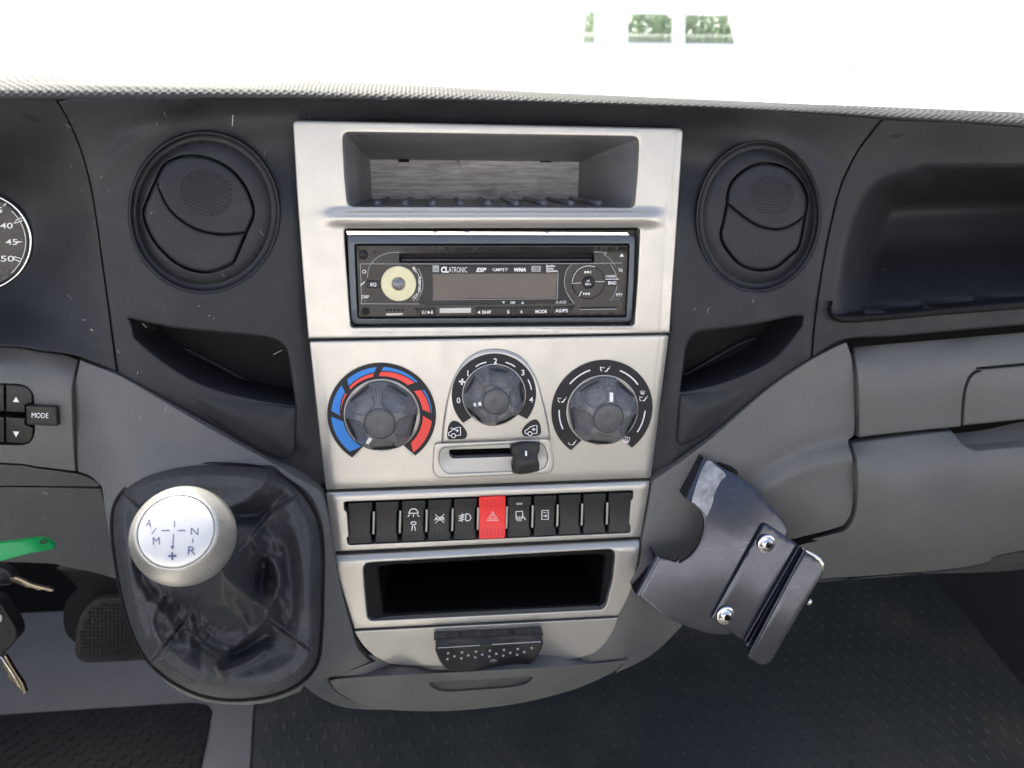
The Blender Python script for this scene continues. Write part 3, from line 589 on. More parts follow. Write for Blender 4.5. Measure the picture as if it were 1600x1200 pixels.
# the shelf: four walls, back, ribs on the floor and clips
def loft(mb, A, za, B, zb, n=10):
    R = [on(A[:, 0]*(1-t)+B[:, 0]*t, A[:, 1]*(1-t)+B[:, 1]*t, za) if False else None for t in ()]
    a = on(A[:, 0], A[:, 1], za); b = on(B[:, 0], B[:, 1], zb); t = np.linspace(0, 1, n)[:, None, None]
    return mb.grid(a[None]*(1-t)+b[None]*t, closed_v=True)
SB = rp((578, 249, 2), (905, 253, 2), (903, 312, 2), (581, 311, 2)); 
def ringn(P, n=96):                            # same number of points round each outline, starting at the top left corner
    P = np.asarray(P); k = int(np.argmin(P[:, 0]+P[:, 1])); P = np.roll(P, -k, 0)
    c = [0]+[int(np.argmax(P[:, 0]-P[:, 1])), int(np.argmax(P[:, 0]+P[:, 1])), int(np.argmin(P[:, 0]-P[:, 1]))]+[len(P)]
    out = []; Q = np.concatenate([P, P[:1]])
    for i in range(4):
        s = Q[c[i]:c[i+1]+1]; l = np.concatenate([[0], np.cumsum(np.linalg.norm(np.diff(s, axis=0), axis=1))]); t = np.linspace(0, l[-1], n//4+1)[:-1]
        out.append(np.stack([np.interp(t, l, s[:, 0]), np.interp(t, l, s[:, 1])], 1))
    return np.concatenate(out)
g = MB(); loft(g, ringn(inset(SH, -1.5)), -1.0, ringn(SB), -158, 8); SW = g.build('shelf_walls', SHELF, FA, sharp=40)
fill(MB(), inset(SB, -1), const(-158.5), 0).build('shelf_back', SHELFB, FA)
for x in (631, 853): plate('shelf_clip', PIT, FA, rp((x-9, 244), (x+9, 244), (x+9, 254), (x-9, 254)), const(-153), fil=1, depth=4)
for x in (582+45, 640+222): 
    pass
fl = MB()
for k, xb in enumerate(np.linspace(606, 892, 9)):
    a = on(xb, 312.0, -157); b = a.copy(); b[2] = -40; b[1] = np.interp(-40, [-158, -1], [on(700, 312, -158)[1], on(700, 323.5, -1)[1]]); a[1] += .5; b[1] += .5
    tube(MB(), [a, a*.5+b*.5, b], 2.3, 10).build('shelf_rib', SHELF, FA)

# ================================================================ radio
RA = thing('car_radio', on(767, 435, 0), 'black car radio with its cream volume hub exposed, set in the silver fascia', 'radio')
g = MB(); SLV = ringn(RO); loft(g, ringn(inset(RO, -1)), -1.5, ringn(inset(RO, 3.5)), -9, 4); fill(g, inset(RO, 2), const(-10), 0); g.build('mounting_sleeve', SATIN, RA, sharp=40)
plate('trim_strip', CHROME, RA, rp((541, 361), (980, 363.2), (984, 368), (543, 367)), const(-3.4), step=10, fil=.4, depth=3, shrink=0)
BZ = rp((542, 366, 8), (993, 367, 9), (991, 440), (987, 503, 9), (549, 507, 11), (545, 440))
FP = rp((553.5, 381, 4), (984, 380.5, 4), (982, 440), (979, 496, 4), (558.5, 498, 4), (556, 440))
plate('radio_bezel', RADIOG, RA, BZ, plus(const(2.0), lambda px, py: -3.2*np.clip((py-486)/18, 0, 1)-1.8*np.clip((378-py)/10, 0, 1)), holes=[FP], step=6, fil=3.2, hfil=1.2, hdepth=6, depth=9)
PAN = inset(FP, 2.0); SLOT = rp((624, 396.5, 3), (928, 396.5, 3), (928, 409.5, 3), (624, 409.5, 3))
plate('front_panel', GLOSS, RA, PAN, plus(const(1.0), lambda px, py: .9*np.clip((394-py)/10, 0, 1)), holes=[SLOT], step=8, fil=2.0, hfil=1.0, hdepth=5, depth=6, shrink=0)
fill(MB(), inset(SLOT, -1), const(-4), 0).build('disc_slot', PIT, RA)
plate('slot_flap', SATIN, RA, rp((627, 404), (925, 404), (925, 408.6), (627, 408.6)), const(-.6), fil=1, depth=3, shrink=0)
zp = const(1.0)
plate('display_module', SATIN, RA, rp((648, 413.5), (893, 412.5), (884, 420), (880, 442), (886, 462), (896, 474), (668, 478), (654, 474), (662, 445), (660, 425)), const(1.5), step=12, fil=.8, depth=1)
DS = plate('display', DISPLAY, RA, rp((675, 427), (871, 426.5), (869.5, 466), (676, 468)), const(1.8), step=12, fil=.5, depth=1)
lm = MB(); ribbon(lm, [(872, 426), (870.5, 467)], 1.0, const(1.95)); ribbon(lm, [(676, 468.5), (870, 466.8)], .7, const(1.95)); lm.build('display_edge', FADED, RA)
gr = MB()
for L in (sm((574, 434), (576, 420), (583, 408), (598, 398), (622, 394), (700, 393.5), (926, 393.5), (944, 398), (955, 407), (962, 416)), [(563, 412.3), (640, 412.3), (890, 412), (972, 411)], sm((660, 414), (654, 420), (659, 432), (661, 445), (658, 458), (650, 470)),
          sm((893, 413), (885, 424), (882, 441), (886, 458), (897, 474)), sm((954, 413), (962, 428), (964, 446), (960, 460), (954, 470)), [(563, 474.5), (655, 475)], [(563, 413), (565, 474)]): ribbon(gr, L, .8, zp)
gr.build('panel_line', FADED, RA)
hub = MB(); c = on(623, 443, 1.0); q = 1/scale_at(623, 443, 1)
lathe(hub, c, (0, 0, 1), [(27.5*q, 0), (27.5*q, 1.4), (26.6*q, 2.0), (11*q, 2.2), (10*q, 1.6), (0, 1.6)], 48); HUB = hub.build('volume_hub', CREAM, RA, sharp=40)
sc = MB(); lathe(sc, c+np.array([0, 0, 1.6]), (0, 0, 1), [(9.6*q, 0), (9.6*q, 1.2), (8.6*q, 1.7), (4*q, 2.6), (0, 2.7)], 28); SPIN = sc.build('spindle', STEELW, RA, sharp=40)
P = on(*(np.array([[622, 440], [625, 440], [625.6, 451], [622.6, 451]]).T), 3.8); MB().add(P, [(0, 1, 2, 3)]).build('spindle_slot', BRASS, SPIN)
for s, x, y, r, w in (('SEL', 648, 421, -50, 9), ('PUSH MU', 655.5, 444, -90, 24), ('VOL-', 648.5, 463, -130, 12)): text(MB(), s, x, y, 4.2, const(1.4), w=w, rot=r, bold=.01).build('lettering', WHITE, RA)
ht = MB(); ribbon(ht, sm((645, 418), (653, 428), (657, 443), (653, 460), (645, 470)), .6, const(1.4)); ht.build('dial_line', WHITE, RA)
def btn(P, txt, x, y, h, w, m=SATIN, z=1.9):
    o = plate('radio_button', m, RA, P, const(z), step=10, fil=1.2, depth=1.4, shrink=.3)
    if txt: text(MB(), txt, x, y, h, const(z), w=w, slope=-.01, bold=.02).build('lettering', WHITE, o)
    return o
btn(rp((572, 438, 2), (595.5, 438, 2), (595.5, 450.5, 2), (572, 450.5, 2)), 'EQ', 583.5, 444.4, 5, 9.5)
btn(rp((646, 481, 1), (681, 480.5, 1), (681, 493.5, 1), (657, 494, 1)), '1/', 663, 488, 5, 6)
t = MB(); fill(t, [(668, 490.3), (668, 485.5), (672.5, 488)], const(2.2)); ribbon(t, [(673.8, 485.6), (673.8, 490.4)], 1, const(2.05)); ribbon(t, [(675.6, 485.6), (675.6, 490.4)], 1, const(2.05)); t.build('play_mark', WHITE, RA)
btn(rp((743, 480, 1), (801, 479.3, 1), (801, 492.3, 1), (743, 493, 1)), '4 SHF          5', 771, 487.6, 5, 50)
btn(rp((803, 479.3, 1), (861, 478.6, 1), (861, 491.6, 1), (803, 492.3, 1)), '6           MODE', 834, 486.8, 5, 41)
btn(rp((864, 478.5, 1), (899, 478, 1), (893, 484, 2), (888, 491.3, 1), (864, 491.5, 1)), 'AS/PS', 877.5, 485.4, 5, 20)
btn(rp((948, 437.5), (965, 437.2), (964.5, 446.5), (948, 446.7)), 'BND', 956.8, 442, 5, 13)
plate('exposed_contact', SILVD, RA, rp((686, 480.5), (737, 479.8), (737, 490), (686, 490.5)), const(1.6), fil=.8, depth=1)
plate('exposed_contact', SILVD, RA, rp((602, 488.5), (631, 488), (630, 493.5), (602, 494)), const(1.6), fil=.8, depth=1)
pt = MB()
for k in range(5): fill(pt, rp((603+k*6, 483), (606+k*6, 483), (606+k*6, 486), (603+k*6, 486)), const(1.3))
pt.build('contact_hole', PIT, RA, kind='stuff')
k = MB(); lathe(k, on(567.5, 398, 1), (0, 0, 1), [(7*q, 0), (7*q, 1.2), (5.5*q, 2.0), (0, 2.4)], 28); k.build('release_button', SATIN, RA, sharp=50)
k = MB(); fill(k, ell(585, 394.3, 2.2, 2.2, 0, 14), zp, .3); k.build('indicator_lamp', INK, RA)
k = MB(); lathe(k, on(571, 486.5, 1), (0, 0, 1), [(6.5*q, 0), (6.5*q, .8), (5*q, .9), (4.2*q, .2), (0, .1)], 28); k.build('line_in_socket', PIT, RA, sharp=40)
for nm, P in (('card_slot', rp((906, 479), (964, 478.3), (963.5, 484.5), (906, 485.3))),): plate(nm, PIT, RA, P, const(1.3), fil=.4, depth=.4)
t = MB(); ribbon(t, [(906, 483.6), (963, 482.8)], 1.1, const(1.6)); t.build('slot_edge', FADED, RA)
c = on(919, 441, 1.5)
pd = MB(); lathe(pd, c, (0, 0, 1), [(27*q, -.8), (27*q, .6), (25.5*q, 1.1), (10.5*q, .9), (9.8*q, .2), (0, .2)], 48); pd.build('seek_pad', GLOSS, RA, sharp=40)
pd = MB(); lathe(pd, c, (0, 0, 1), [(9.2*q, 0), (9.2*q, 1.3), (8*q, 1.7), (0, 1.9)], 32); pd.build('pad_button', SATIN, RA, sharp=40)
t = MB()
for x0, s in ((913, 1), (917.5, 1), (921.5, -1), (917, -1)):
    y = 425.2 if s > 0 else 459; fill(t, [(x0, y-2.2), (x0+4.4*s, y), (x0, y+2.2)], const(2.7))
ribbon(t, [(923, 423), (923, 427.4)], 1, const(2.6)); ribbon(t, [(912, 456.8), (912, 461.2)], 1, const(2.6))
ribbon(t, [(893, 443), (908, 442)], .7, const(2.5)); ribbon(t, [(930, 440), (945, 440)], .7, const(2.5)); ribbon(t, sm((894, 441), (897, 430), (905, 420), (918, 415.5), (930, 417)), .8, const(2.55)); ribbon(t, [(905, 463), (908.5, 455)], 1., const(2.6))
text(t, 'AF', 919, 439, 3, const(3.5), w=5); text(t, 'REG', 919, 444, 3.2, const(3.5), w=9); t.build('pad_mark', WHITE, RA)
def tx(*a, **k): return text(MB(), *a, **k).build('lettering', WHITE, RA)
def mk_(*a, **k): return ribbon(MB(), *a, **k).build('printed_mark', WHITE, RA)
def fl_(*a, **k): return fill(MB(), *a, **k).build('printed_mark', WHITE, RA)
tx('CL', 695, 421.3, 8.5, const(1.7), w=12, bold=.05); tx('ATRONIC', 715.5, 421.3, 8.5, const(1.7), w=29, bold=-.004); tx('ESP', 752, 421.6, 6.2, const(1.7), w=16, shear=.3, bold=.03)
tx('MP3', 781, 421.4, 4.6, const(1.7), w=14, shear=.2, bold=.02); mk_([(773, 418.8), (769, 421.4), (774, 423.6)], 1., const(1.6)); mk_([(789, 418.6), (793.5, 420.6), (789.5, 423.4)], 1., const(1.6)); tx('WMA', 812.5, 421.4, 5.4, const(1.7), w=18.5, shear=.25, bold=.05)
for s, y, w in (('Radio', 415.4, 14), ('Data', 419.4, 11.5), ('System', 423.2, 18)): tx(s, 853.6+w/2, y, 3.1, const(1.7), w=w, bold=.03)
tx('DSP', 571, 463.7, 4.6, const(1.1), w=11.5); tx('TA', 969.5, 422, 4.8, const(1.1), w=7); tx('LOUD/ENT', 954.5, 431.5, 3.6, const(1.1), w=17); tx('PTY', 968, 460.8, 4.6, const(1.1), w=10); mk_([(946, 436.3), (967, 436)], 1., const(1.1))
fl_([(968, 401), (975, 401), (971.5, 396)], const(1.5)); tx('DIR', 801.5, 472.7, 3.6, const(1.7), w=7.5); fl_([(785, 471), (789, 471), (787, 474.8)], const(1.7)); fl_([(814.5, 474.6), (818.7, 474.6), (816.6, 470.8)], const(1.7)); tx('D-AUD', 876.8, 472, 4.2, const(1.7), w=15.5, bold=0)
mk_(ell(569, 424.5, 2.6, 2.6, 0, 16), .8, const(1.1), closed=True); mk_([(563, 446), (567, 443), (569.5, 440)], 1.5, const(1.1)); tx('-- -', 571, 470, 1.6, const(1.1), w=5); tx('---', 963.5, 467, 1.6, const(1.1), w=7)
for P, s, x, y, h, w in ((rp((676, 414.5), (686, 414.5), (686, 425), (676, 425)), 'CO', 681, 421, 3, 7), (rp((830.5, 415.5), (845, 415.5), (845, 424.5), (830.5, 424.5)), 'CD', 838, 420, 5, 9)):
    t = MB(); fill(t, P, const(1.7)); o = t.build('logo_block', FADED, RA); text(MB(), s, x, y, h, const(1.85), w=w).build('logo_lettering', INK, o)
for o in list(RA.children): pass
# ================================================================ heater controls
CL = thing('heater_control_panel', on(765, 645, 0), 'silver heater control panel with three round dials and a recirculation slider', 'control panel')
CO = rp((482.5, 532.5, 5), (1046, 522.5, 5), (1036, 600), (1017.5, 747.5, 4), (508.5, 766, 4), (494, 640))
zc = plus(const(0), lambda px, py: 1.2*(1-((px-765)/290)**2)-2.6*np.clip((px-np.interp(py, [525, 750], [1036, 1008]))/7, 0, 1)-1.6*np.clip((np.interp(py, [535, 766], [497, 521])-px)/10, 0, 1)-1.6*np.clip((py-np.interp(px, [508, 1017], [757, 739]))/7, 0, 1))
SLD = rp((700, 702.5, 6), (826, 699, 6), (827, 712.5, 6), (704, 716.5, 6))
plate('control_plate', SILV, CL, CO, zc, holes=[SLD], step=7, fil=3, hfil=.8, hdepth=8, depth=12)
plate('slider_slot', RUB, CL, inset(SLD, -3), const(-6), fil=0, depth=0, step=20)
ARCH = cat(sm((689, 692), (692, 660), (698, 625), (708, 592), (725, 564), (748, 549), (773, 545), (798, 549), (820, 562), (838, 590), (848, 622), (856, 655), (861, 687)))
plate('fan_surround', SILV, CL, ARCH, plus(zc, 2.6), step=7, fil=6, depth=4, shrink=0)
SB1 = rp((678, 693, 7), (859, 685.5, 7), (866, 727, 8), (860, 740, 8), (685, 747.5, 8), (675.5, 737, 8))
SB2 = rp((689, 700, 9), (847, 692, 9), (857, 712, 12), (851, 733, 10), (697, 740, 10), (686, 724, 10))
plate('slider_bezel', SILV, CL, SB1, plus(zc, 3.0), holes=[SB2], step=6, fil=2.2, hfil=3, hdepth=1.5, depth=4, shrink=0)
o = plate('slider_dish', SILVD, CL, inset(SB2, -2), plus(zc, tps([(690, 702, 1.8), (848, 695, 1.8), (700, 720, .9), (850, 714, .9), (697, 738, 2.0), (850, 731, 2.0), (770, 697, 1.8), (770, 735, 2.0)])), holes=[SLD], step=6, fil=.6, depth=0, hdepth=6, shrink=0)
SK = cat(sm((798, 697), (812, 692), (828, 691), (844, 692)), sm((843, 704), (840, 714), (843, 726), (842, 736)), sm((830, 739), (814, 741), (801, 739)), sm((799, 728), (802, 716), (798, 706)))
k = plate('slider_knob', SWM, CL, SK, plus(const(7), tps([(800, 695, 1), (843, 692, 1), (820, 693, 2), (820, 708, 4), (800, 712, 2), (842, 710, 2), (820, 728, 6.5), (800, 735, 3), (842, 735, 3), (820, 740, 3)])), step=5, fil=4, depth=9, shrink=0)
fill(MB(), rp((820.5, 704.5, 1), (823.5, 704.5, 1), (823.5, 712.5, 1), (820.5, 712.5, 1)), const(7), 5.0).build('pointer_mark', WHITE, k)

def dial(cx, cy, Rpx, zb, name, label, point, ringR, gap0, gap1, H=19):
    """one rotary dial: printed band, ribbed knob with five finger scoops, cap and white pointer"""
    q = 1/scale_at(cx, cy, zb); C = on(cx, cy, zb); R = Rpx*q
    def sect(mb, r0, r1, a0, a1, off, sl0=0., sl1=0., n=40):
        A = np.linspace(0, 1, n); p = []
        for r, s in ((r0*ringR*q, 0), (r1*ringR*q, 1)):
            aa = np.radians((a0+(sl0*s))*(1-A)+(a1+(sl1*s))*A) if np.isscalar(a0) else None
            p.append(np.stack([C[0]+r*np.cos(aa), C[1]+r*np.sin(aa), np.full(n, C[2]+off)], 1))
        return mb.grid(np.stack(p, 1))
    if True:
        m = MB(); sect(m, .69, .985, gap0-360, gap1-360, .06, 0, 0, 24); m.build('band_gap', SILVD, CL)
        b = MB(); sect(b, .70, 1., gap0, gap1, .25, -4, 4, 90); band = b.build('dial_band', INK, CL)
    kn = MB(); prof = [(R, 0), (R*.99, 4.5), (R*.95, 6), (R*.90, 8.2), (R*.80, 12.5), (R*.70, 16), (R*.62, 17.6), (R*.52, H-.6), (R*.46, H-.2), (R*.43, H-.2), (R*.415, H-.9), (R*.40, H+.2), (R*.37, H+.9), (R*.2, H+1.1), (R*.001, H+1.1)]
    fine = []
    for (r0, h0), (r1, h1) in zip(prof[:-1], prof[1:]):
        for t in np.linspace(0, 1, 4)[:-1]: fine.append((r0+(r1-r0)*t, h0+(h1-h0)*t))
    fine.append(prof[-1]); n = 240; T = np.arange(n)/n*2*math.pi; X = []
    sp = rad(point)
    for r, h in fine:
        rr = np.full(n, r); hh = np.full(n, float(h))
        d = np.abs((T-sp+math.pi/5) % (2*math.pi/5)-math.pi/5)         # angle off the nearest arm
        sd_ = np.abs((T-sp) % (2*math.pi/5)-math.pi/5)                 # angle off the nearest scoop
        if r > .43*R:
            w = np.clip(1-(sd_*r/(R*.36))**2-((r-.86*R)/(R*.44))**2, 0, None); hh -= 5.2*np.sqrt(w)*(h > 5)
            w2 = np.clip(1-(sd_*r/(R*.40))**2, 0, None); rr -= (1.1*w2 if r > .8*R else 0)
            if .62*R < r < .985*R: rr = rr+.22*np.sign(np.sin(T*60))*(sd_ > .30)
        X.append(np.stack([C[0]+rr*np.cos(T), C[1]+rr*np.sin(T), C[2]+np.maximum(hh, 1.)], 1))
    kn.grid(np.array(X), closed_v=True); k = kn.build(name, DIALM, CL, sharp=38, label=label)
    cp = MB(); lathe(cp, C+np.array([0, 0, H+.9]), (0, 0, 1), [(R*.39, -.6), (R*.385, .35), (R*.34, .75), (R*.08, .5), (0, .35)], 40); cp.build('dial_cap', DIALC, k, sharp=50)
    a = sp; u = np.array([math.cos(a), math.sin(a), 0]); v = np.array([-u[1], u[0], 0]); pm = MB()
    L = [(.47, H+.15), (.56, H-.55), (.66, 17.0), (.70, 16.2)]; P = []
    for rr, h in L: P += [C+u*R*rr+v*1.15+np.array([0, 0, h+.35]), C+u*R*rr-v*1.15+np.array([0, 0, h+.35])]
    pm.add(P, [(0, 1, 3, 2), (2, 3, 5, 4), (4, 5, 7, 6)]); pm.build('pointer_mark', WHITE, k)
    rg = MB(); lathe(rg, C, (0, 0, 1), [(R*1.035, .1), (R*1.035, .9), (R*1.01, 1.0), (R*1.0, .2)], 64, cap=False); rg.build('dial_ring', SILVD, CL, sharp=40)
    return C, q, band, sect
# temperature
C, q, band, sect = dial(597, 649, 57, 1.4, 'temperature_dial', 'smoky dial inside the blue and red temperature band', 237, 85, 238, -58)
bl, rd = MB(), MB()
for a0, a1, f0, f1 in ((231, 183, 1, 1), (176, 143, .92, .70), (134, 97, .62, .52), (89, 46, .42, .2), (34, 4, .2, .07), (-5, -50, 0, 0)):
    n = 24; A = np.linspace(a0, a1, n); f = np.linspace(f0, f1, n); lo, hi = .755, .925
    if a0 == 231: lo = .72
    for mbx, r0, r1, use in ((bl, hi-(hi-lo)*f, np.full(n, hi), f0 > 0), (rd, np.full(n, lo), hi-(hi-lo)*f-.02*(f0 > 0), f0 < 1)):
        if not use: continue
        p = []
        for k_, r in enumerate((r0, r1)):
            aa = np.radians(A-(r-.84)*38*(0 if abs(a0) > 300 else 1)); p.append(np.stack([C[0]+r*85*q*np.cos(aa), C[1]+r*85*q*np.sin(aa), np.full(n, C[2]+.45)], 1))
        mbx.grid(np.stack(p, 1))
bl.build('cold_mark', BLUE, band); rd.build('warm_mark', RED, band)
# fan speed
C, q, band, sect = dial(772, 617, 48, 3.8, 'fan_dial', 'smoky dial with the fan speed numbers 0 to 4 round it', 187, 66, 226, -42, 17)
t = MB(); zt = const(4.1)
for s, x, y in (('0', 716.5, 625.5), ('1', 731, 583), ('2', 774, 564), ('3', 817, 582), ('4', 830, 624.5)): text(t, s, x, y, 8.5, zt, bold=.02)
for L in (sm((743, 573), (751, 568.5), (760, 566)), sm((790, 566), (798, 569), (805, 573)), sm((825, 593), (828.5, 601), (830.5, 609))): ribbon(t, L, 1.8, zt)
for a in range(4):
    c, s = math.cos(a*math.pi/2+.4), math.sin(a*math.pi/2+.4); P = np.array([(0, 0), (1.2, -2), (4.6, -2.6), (5, .2), (2.6, .8)]); fill(t, np.stack([722+P[:, 0]*c-P[:, 1]*s, 596.5+P[:, 0]*s+P[:, 1]*c], 1), zt)
t.build('fan_lettering', WHITE, band)
# air direction
C, q, band, sect = dial(941, 641, 54, 1.4, 'air_direction_dial', 'smoky dial inside the black band of air direction symbols', 83, 79, 237, -56)
t = MB(); zt = const(1.75)
def man(x, y, face=True, feet=True, s=1.0):
    for P, w in (([(-1, 4), (2.5, 3.4), (4.6, -.6), (7, -2.4)], 2.0), ([(7.6, -5), (8.4, -4.4)], 2.4)): ribbon(t, [(x+a*s, y+b*s) for a, b in P], w*s, zt)
    if face: ribbon(t, [(x-8*s, y-4*s), (x-4*s, y-2.5*s), (x-1.5*s, y-3.5*s)], 1.3*s, zt)
    if feet: ribbon(t, [(x-7.5*s, y-1*s), (x-6*s, y+3*s), (x-3.5*s, y+4.4*s)], 1.3*s, zt)
man(946, 577, True, False, .85); ribbon(t, [(938.5, 573), (938.5, 577), (940, 580)], 1.5, zt); man(878, 625, True, True, .85); man(894, 692, False, True, .75); man(1005, 623, True, True, .8)
for x, y, s in ((1004, 613.5, .6), (978, 687.5, 1.0)):
    ribbon(t, [(x-6*s, y-3.5*s), (x, y-4.8*s), (x+6*s, y-3.5*s), (x+4*s, y+3*s), (x-4*s, y+3*s)], 1.2*s, zt, closed=True)
    for d in (-2.4, 0, 2.4): ribbon(t, sm((x+d*s, y+5.4*s), (x+d*s+.8, y+3*s), (x+d*s-.8, y+.5*s), (x+d*s, y-2*s)), 1.0*s, zt)
for a0, a1 in ((140, 108), (68, 36), (205, 178), (-2, -33)):
    A = np.radians(np.linspace(a0, a1, 14)); r = 68*q; P = np.stack([C[0]+r*np.cos(A), C[1]+r*np.sin(A), np.full(14, C[2]+.4)], 1); Pi = P.copy(); r2 = 66*q; Pi[:, 0] = C[0]+r2*np.cos(A); Pi[:, 1] = C[1]+r2*np.sin(A); t.grid(np.stack([P, Pi], 1))
t.build('air_symbol', WHITE, band)
# the two recirculation shields
def shield(P, x, y, inn):
    o = plate('recirculation_badge', INK, CL, P, plus(zc, 2.9), fil=.5, depth=.6, shrink=0, step=10); t = MB(); z_ = plus(zc, 3.1)
    ribbon(t, [(x-9, y+5), (x-10, y+1), (x-6, y-1.5), (x-2, y-5), (x+4, y-7.5), (x+9, y-8), (x+9, y+4.5), (x+2.6, y+5)], 1.3, z_); ribbon(t, ell(x-2, y+5.2, 3.2, 3.2, 0, 18), 1.3, z_, closed=True); ribbon(t, [(x-6, y+5.2), (x-9, y+5)], 1.3, z_)
    if inn: ribbon(t, [(x-7, y-6.5), (x-2, y-6), (x+2, y-3), (x+6, y-2.6)], 1.2, z_); ribbon(t, [(x+2.5, y-.5), (x+6, y-2.6), (x+3.5, y-4.5)], 1.1, z_)
    else: ribbon(t, [(x+7, y-1.6), (x+2, y-1.4)], 1.6, z_); ribbon(t, [(x+4.4, y-4), (x+1.4, y-1.5), (x+4.6, y+.6)], 1.1, z_)
    t.build('vehicle_symbol', WHITE, o)
shield(rp((698, 687, 7), (700, 664, 9), (708, 656, 8), (720, 661, 9), (731, 677, 6), (728, 686, 6)), 710.5, 675.5, True)
shield(rp((814, 676, 6), (818, 667, 8), (828, 658, 8), (838, 654, 8), (845, 663, 8), (846, 680, 7), (820, 683, 7)), 830, 672.5, False)

# ================================================================ switch row
SP = thing('switch_panel', on(765, 805, 0), 'silver switch panel of eleven switches with a red hazard switch in the middle', 'switch panel')
SPO = rp((508.5, 769, 3), (1017, 750.5, 3), (1002, 839, 2), (520.5, 862.5, 2))
def ytop(x): return np.interp(x, [538, 990], [783.5, 766.0])
def ybot(x): return np.interp(x, [543, 985], [851, 832.5])
SPH = rp((537, 784, 4), (989.5, 766, 4), (989, 779), (985.5, 782), (983, 818), (985.5, 822), (984.5, 832.5, 4), (544, 851.5, 4), (542, 841), (545, 838), (542, 801), (538, 797))
zs = plus(const(.5), lambda px, py: -2.5*np.clip((np.interp(py, [770, 862], [520, 530])-px)/11, 0, 1)-2.5*np.clip((px-np.interp(py, [750, 840], [1006, 993]))/11, 0, 1)-1.2*np.clip((np.interp(px, [508, 1017], [777, 758])-py)/6, 0, 1))
plate('switch_bezel', SILV, SP, SPO, zs, holes=[SPH], step=6, fil=2, hfil=1.2, hdepth=9, depth=12)
plate('switch_bed', RUB, SP, inset(SPH if area(SPH) > 0 else SPH[::-1], -2), const(-8), fil=0, depth=0, step=20)
def zswi(px, py):
    m = (ytop(px)+ybot(px))/2; t = (py-m)/33; return -1.2+2.6*t*t
Xs = [(543, 581), (585.5, 622), (627, 664), (668, 704.5), (708.5, 744), (748.5, 790), (792.5, 829.5), (833.5, 868.5), (872.5, 907), (910.5, 946), (950, 986)]
NM = ['blank_switch', 'blank_switch', 'interior_light_switch', 'traction_switch', 'fog_light_switch', 'hazard_switch', 'mirror_heater_switch', 'door_switch', 'blank_switch', 'blank_switch', 'blank_switch']
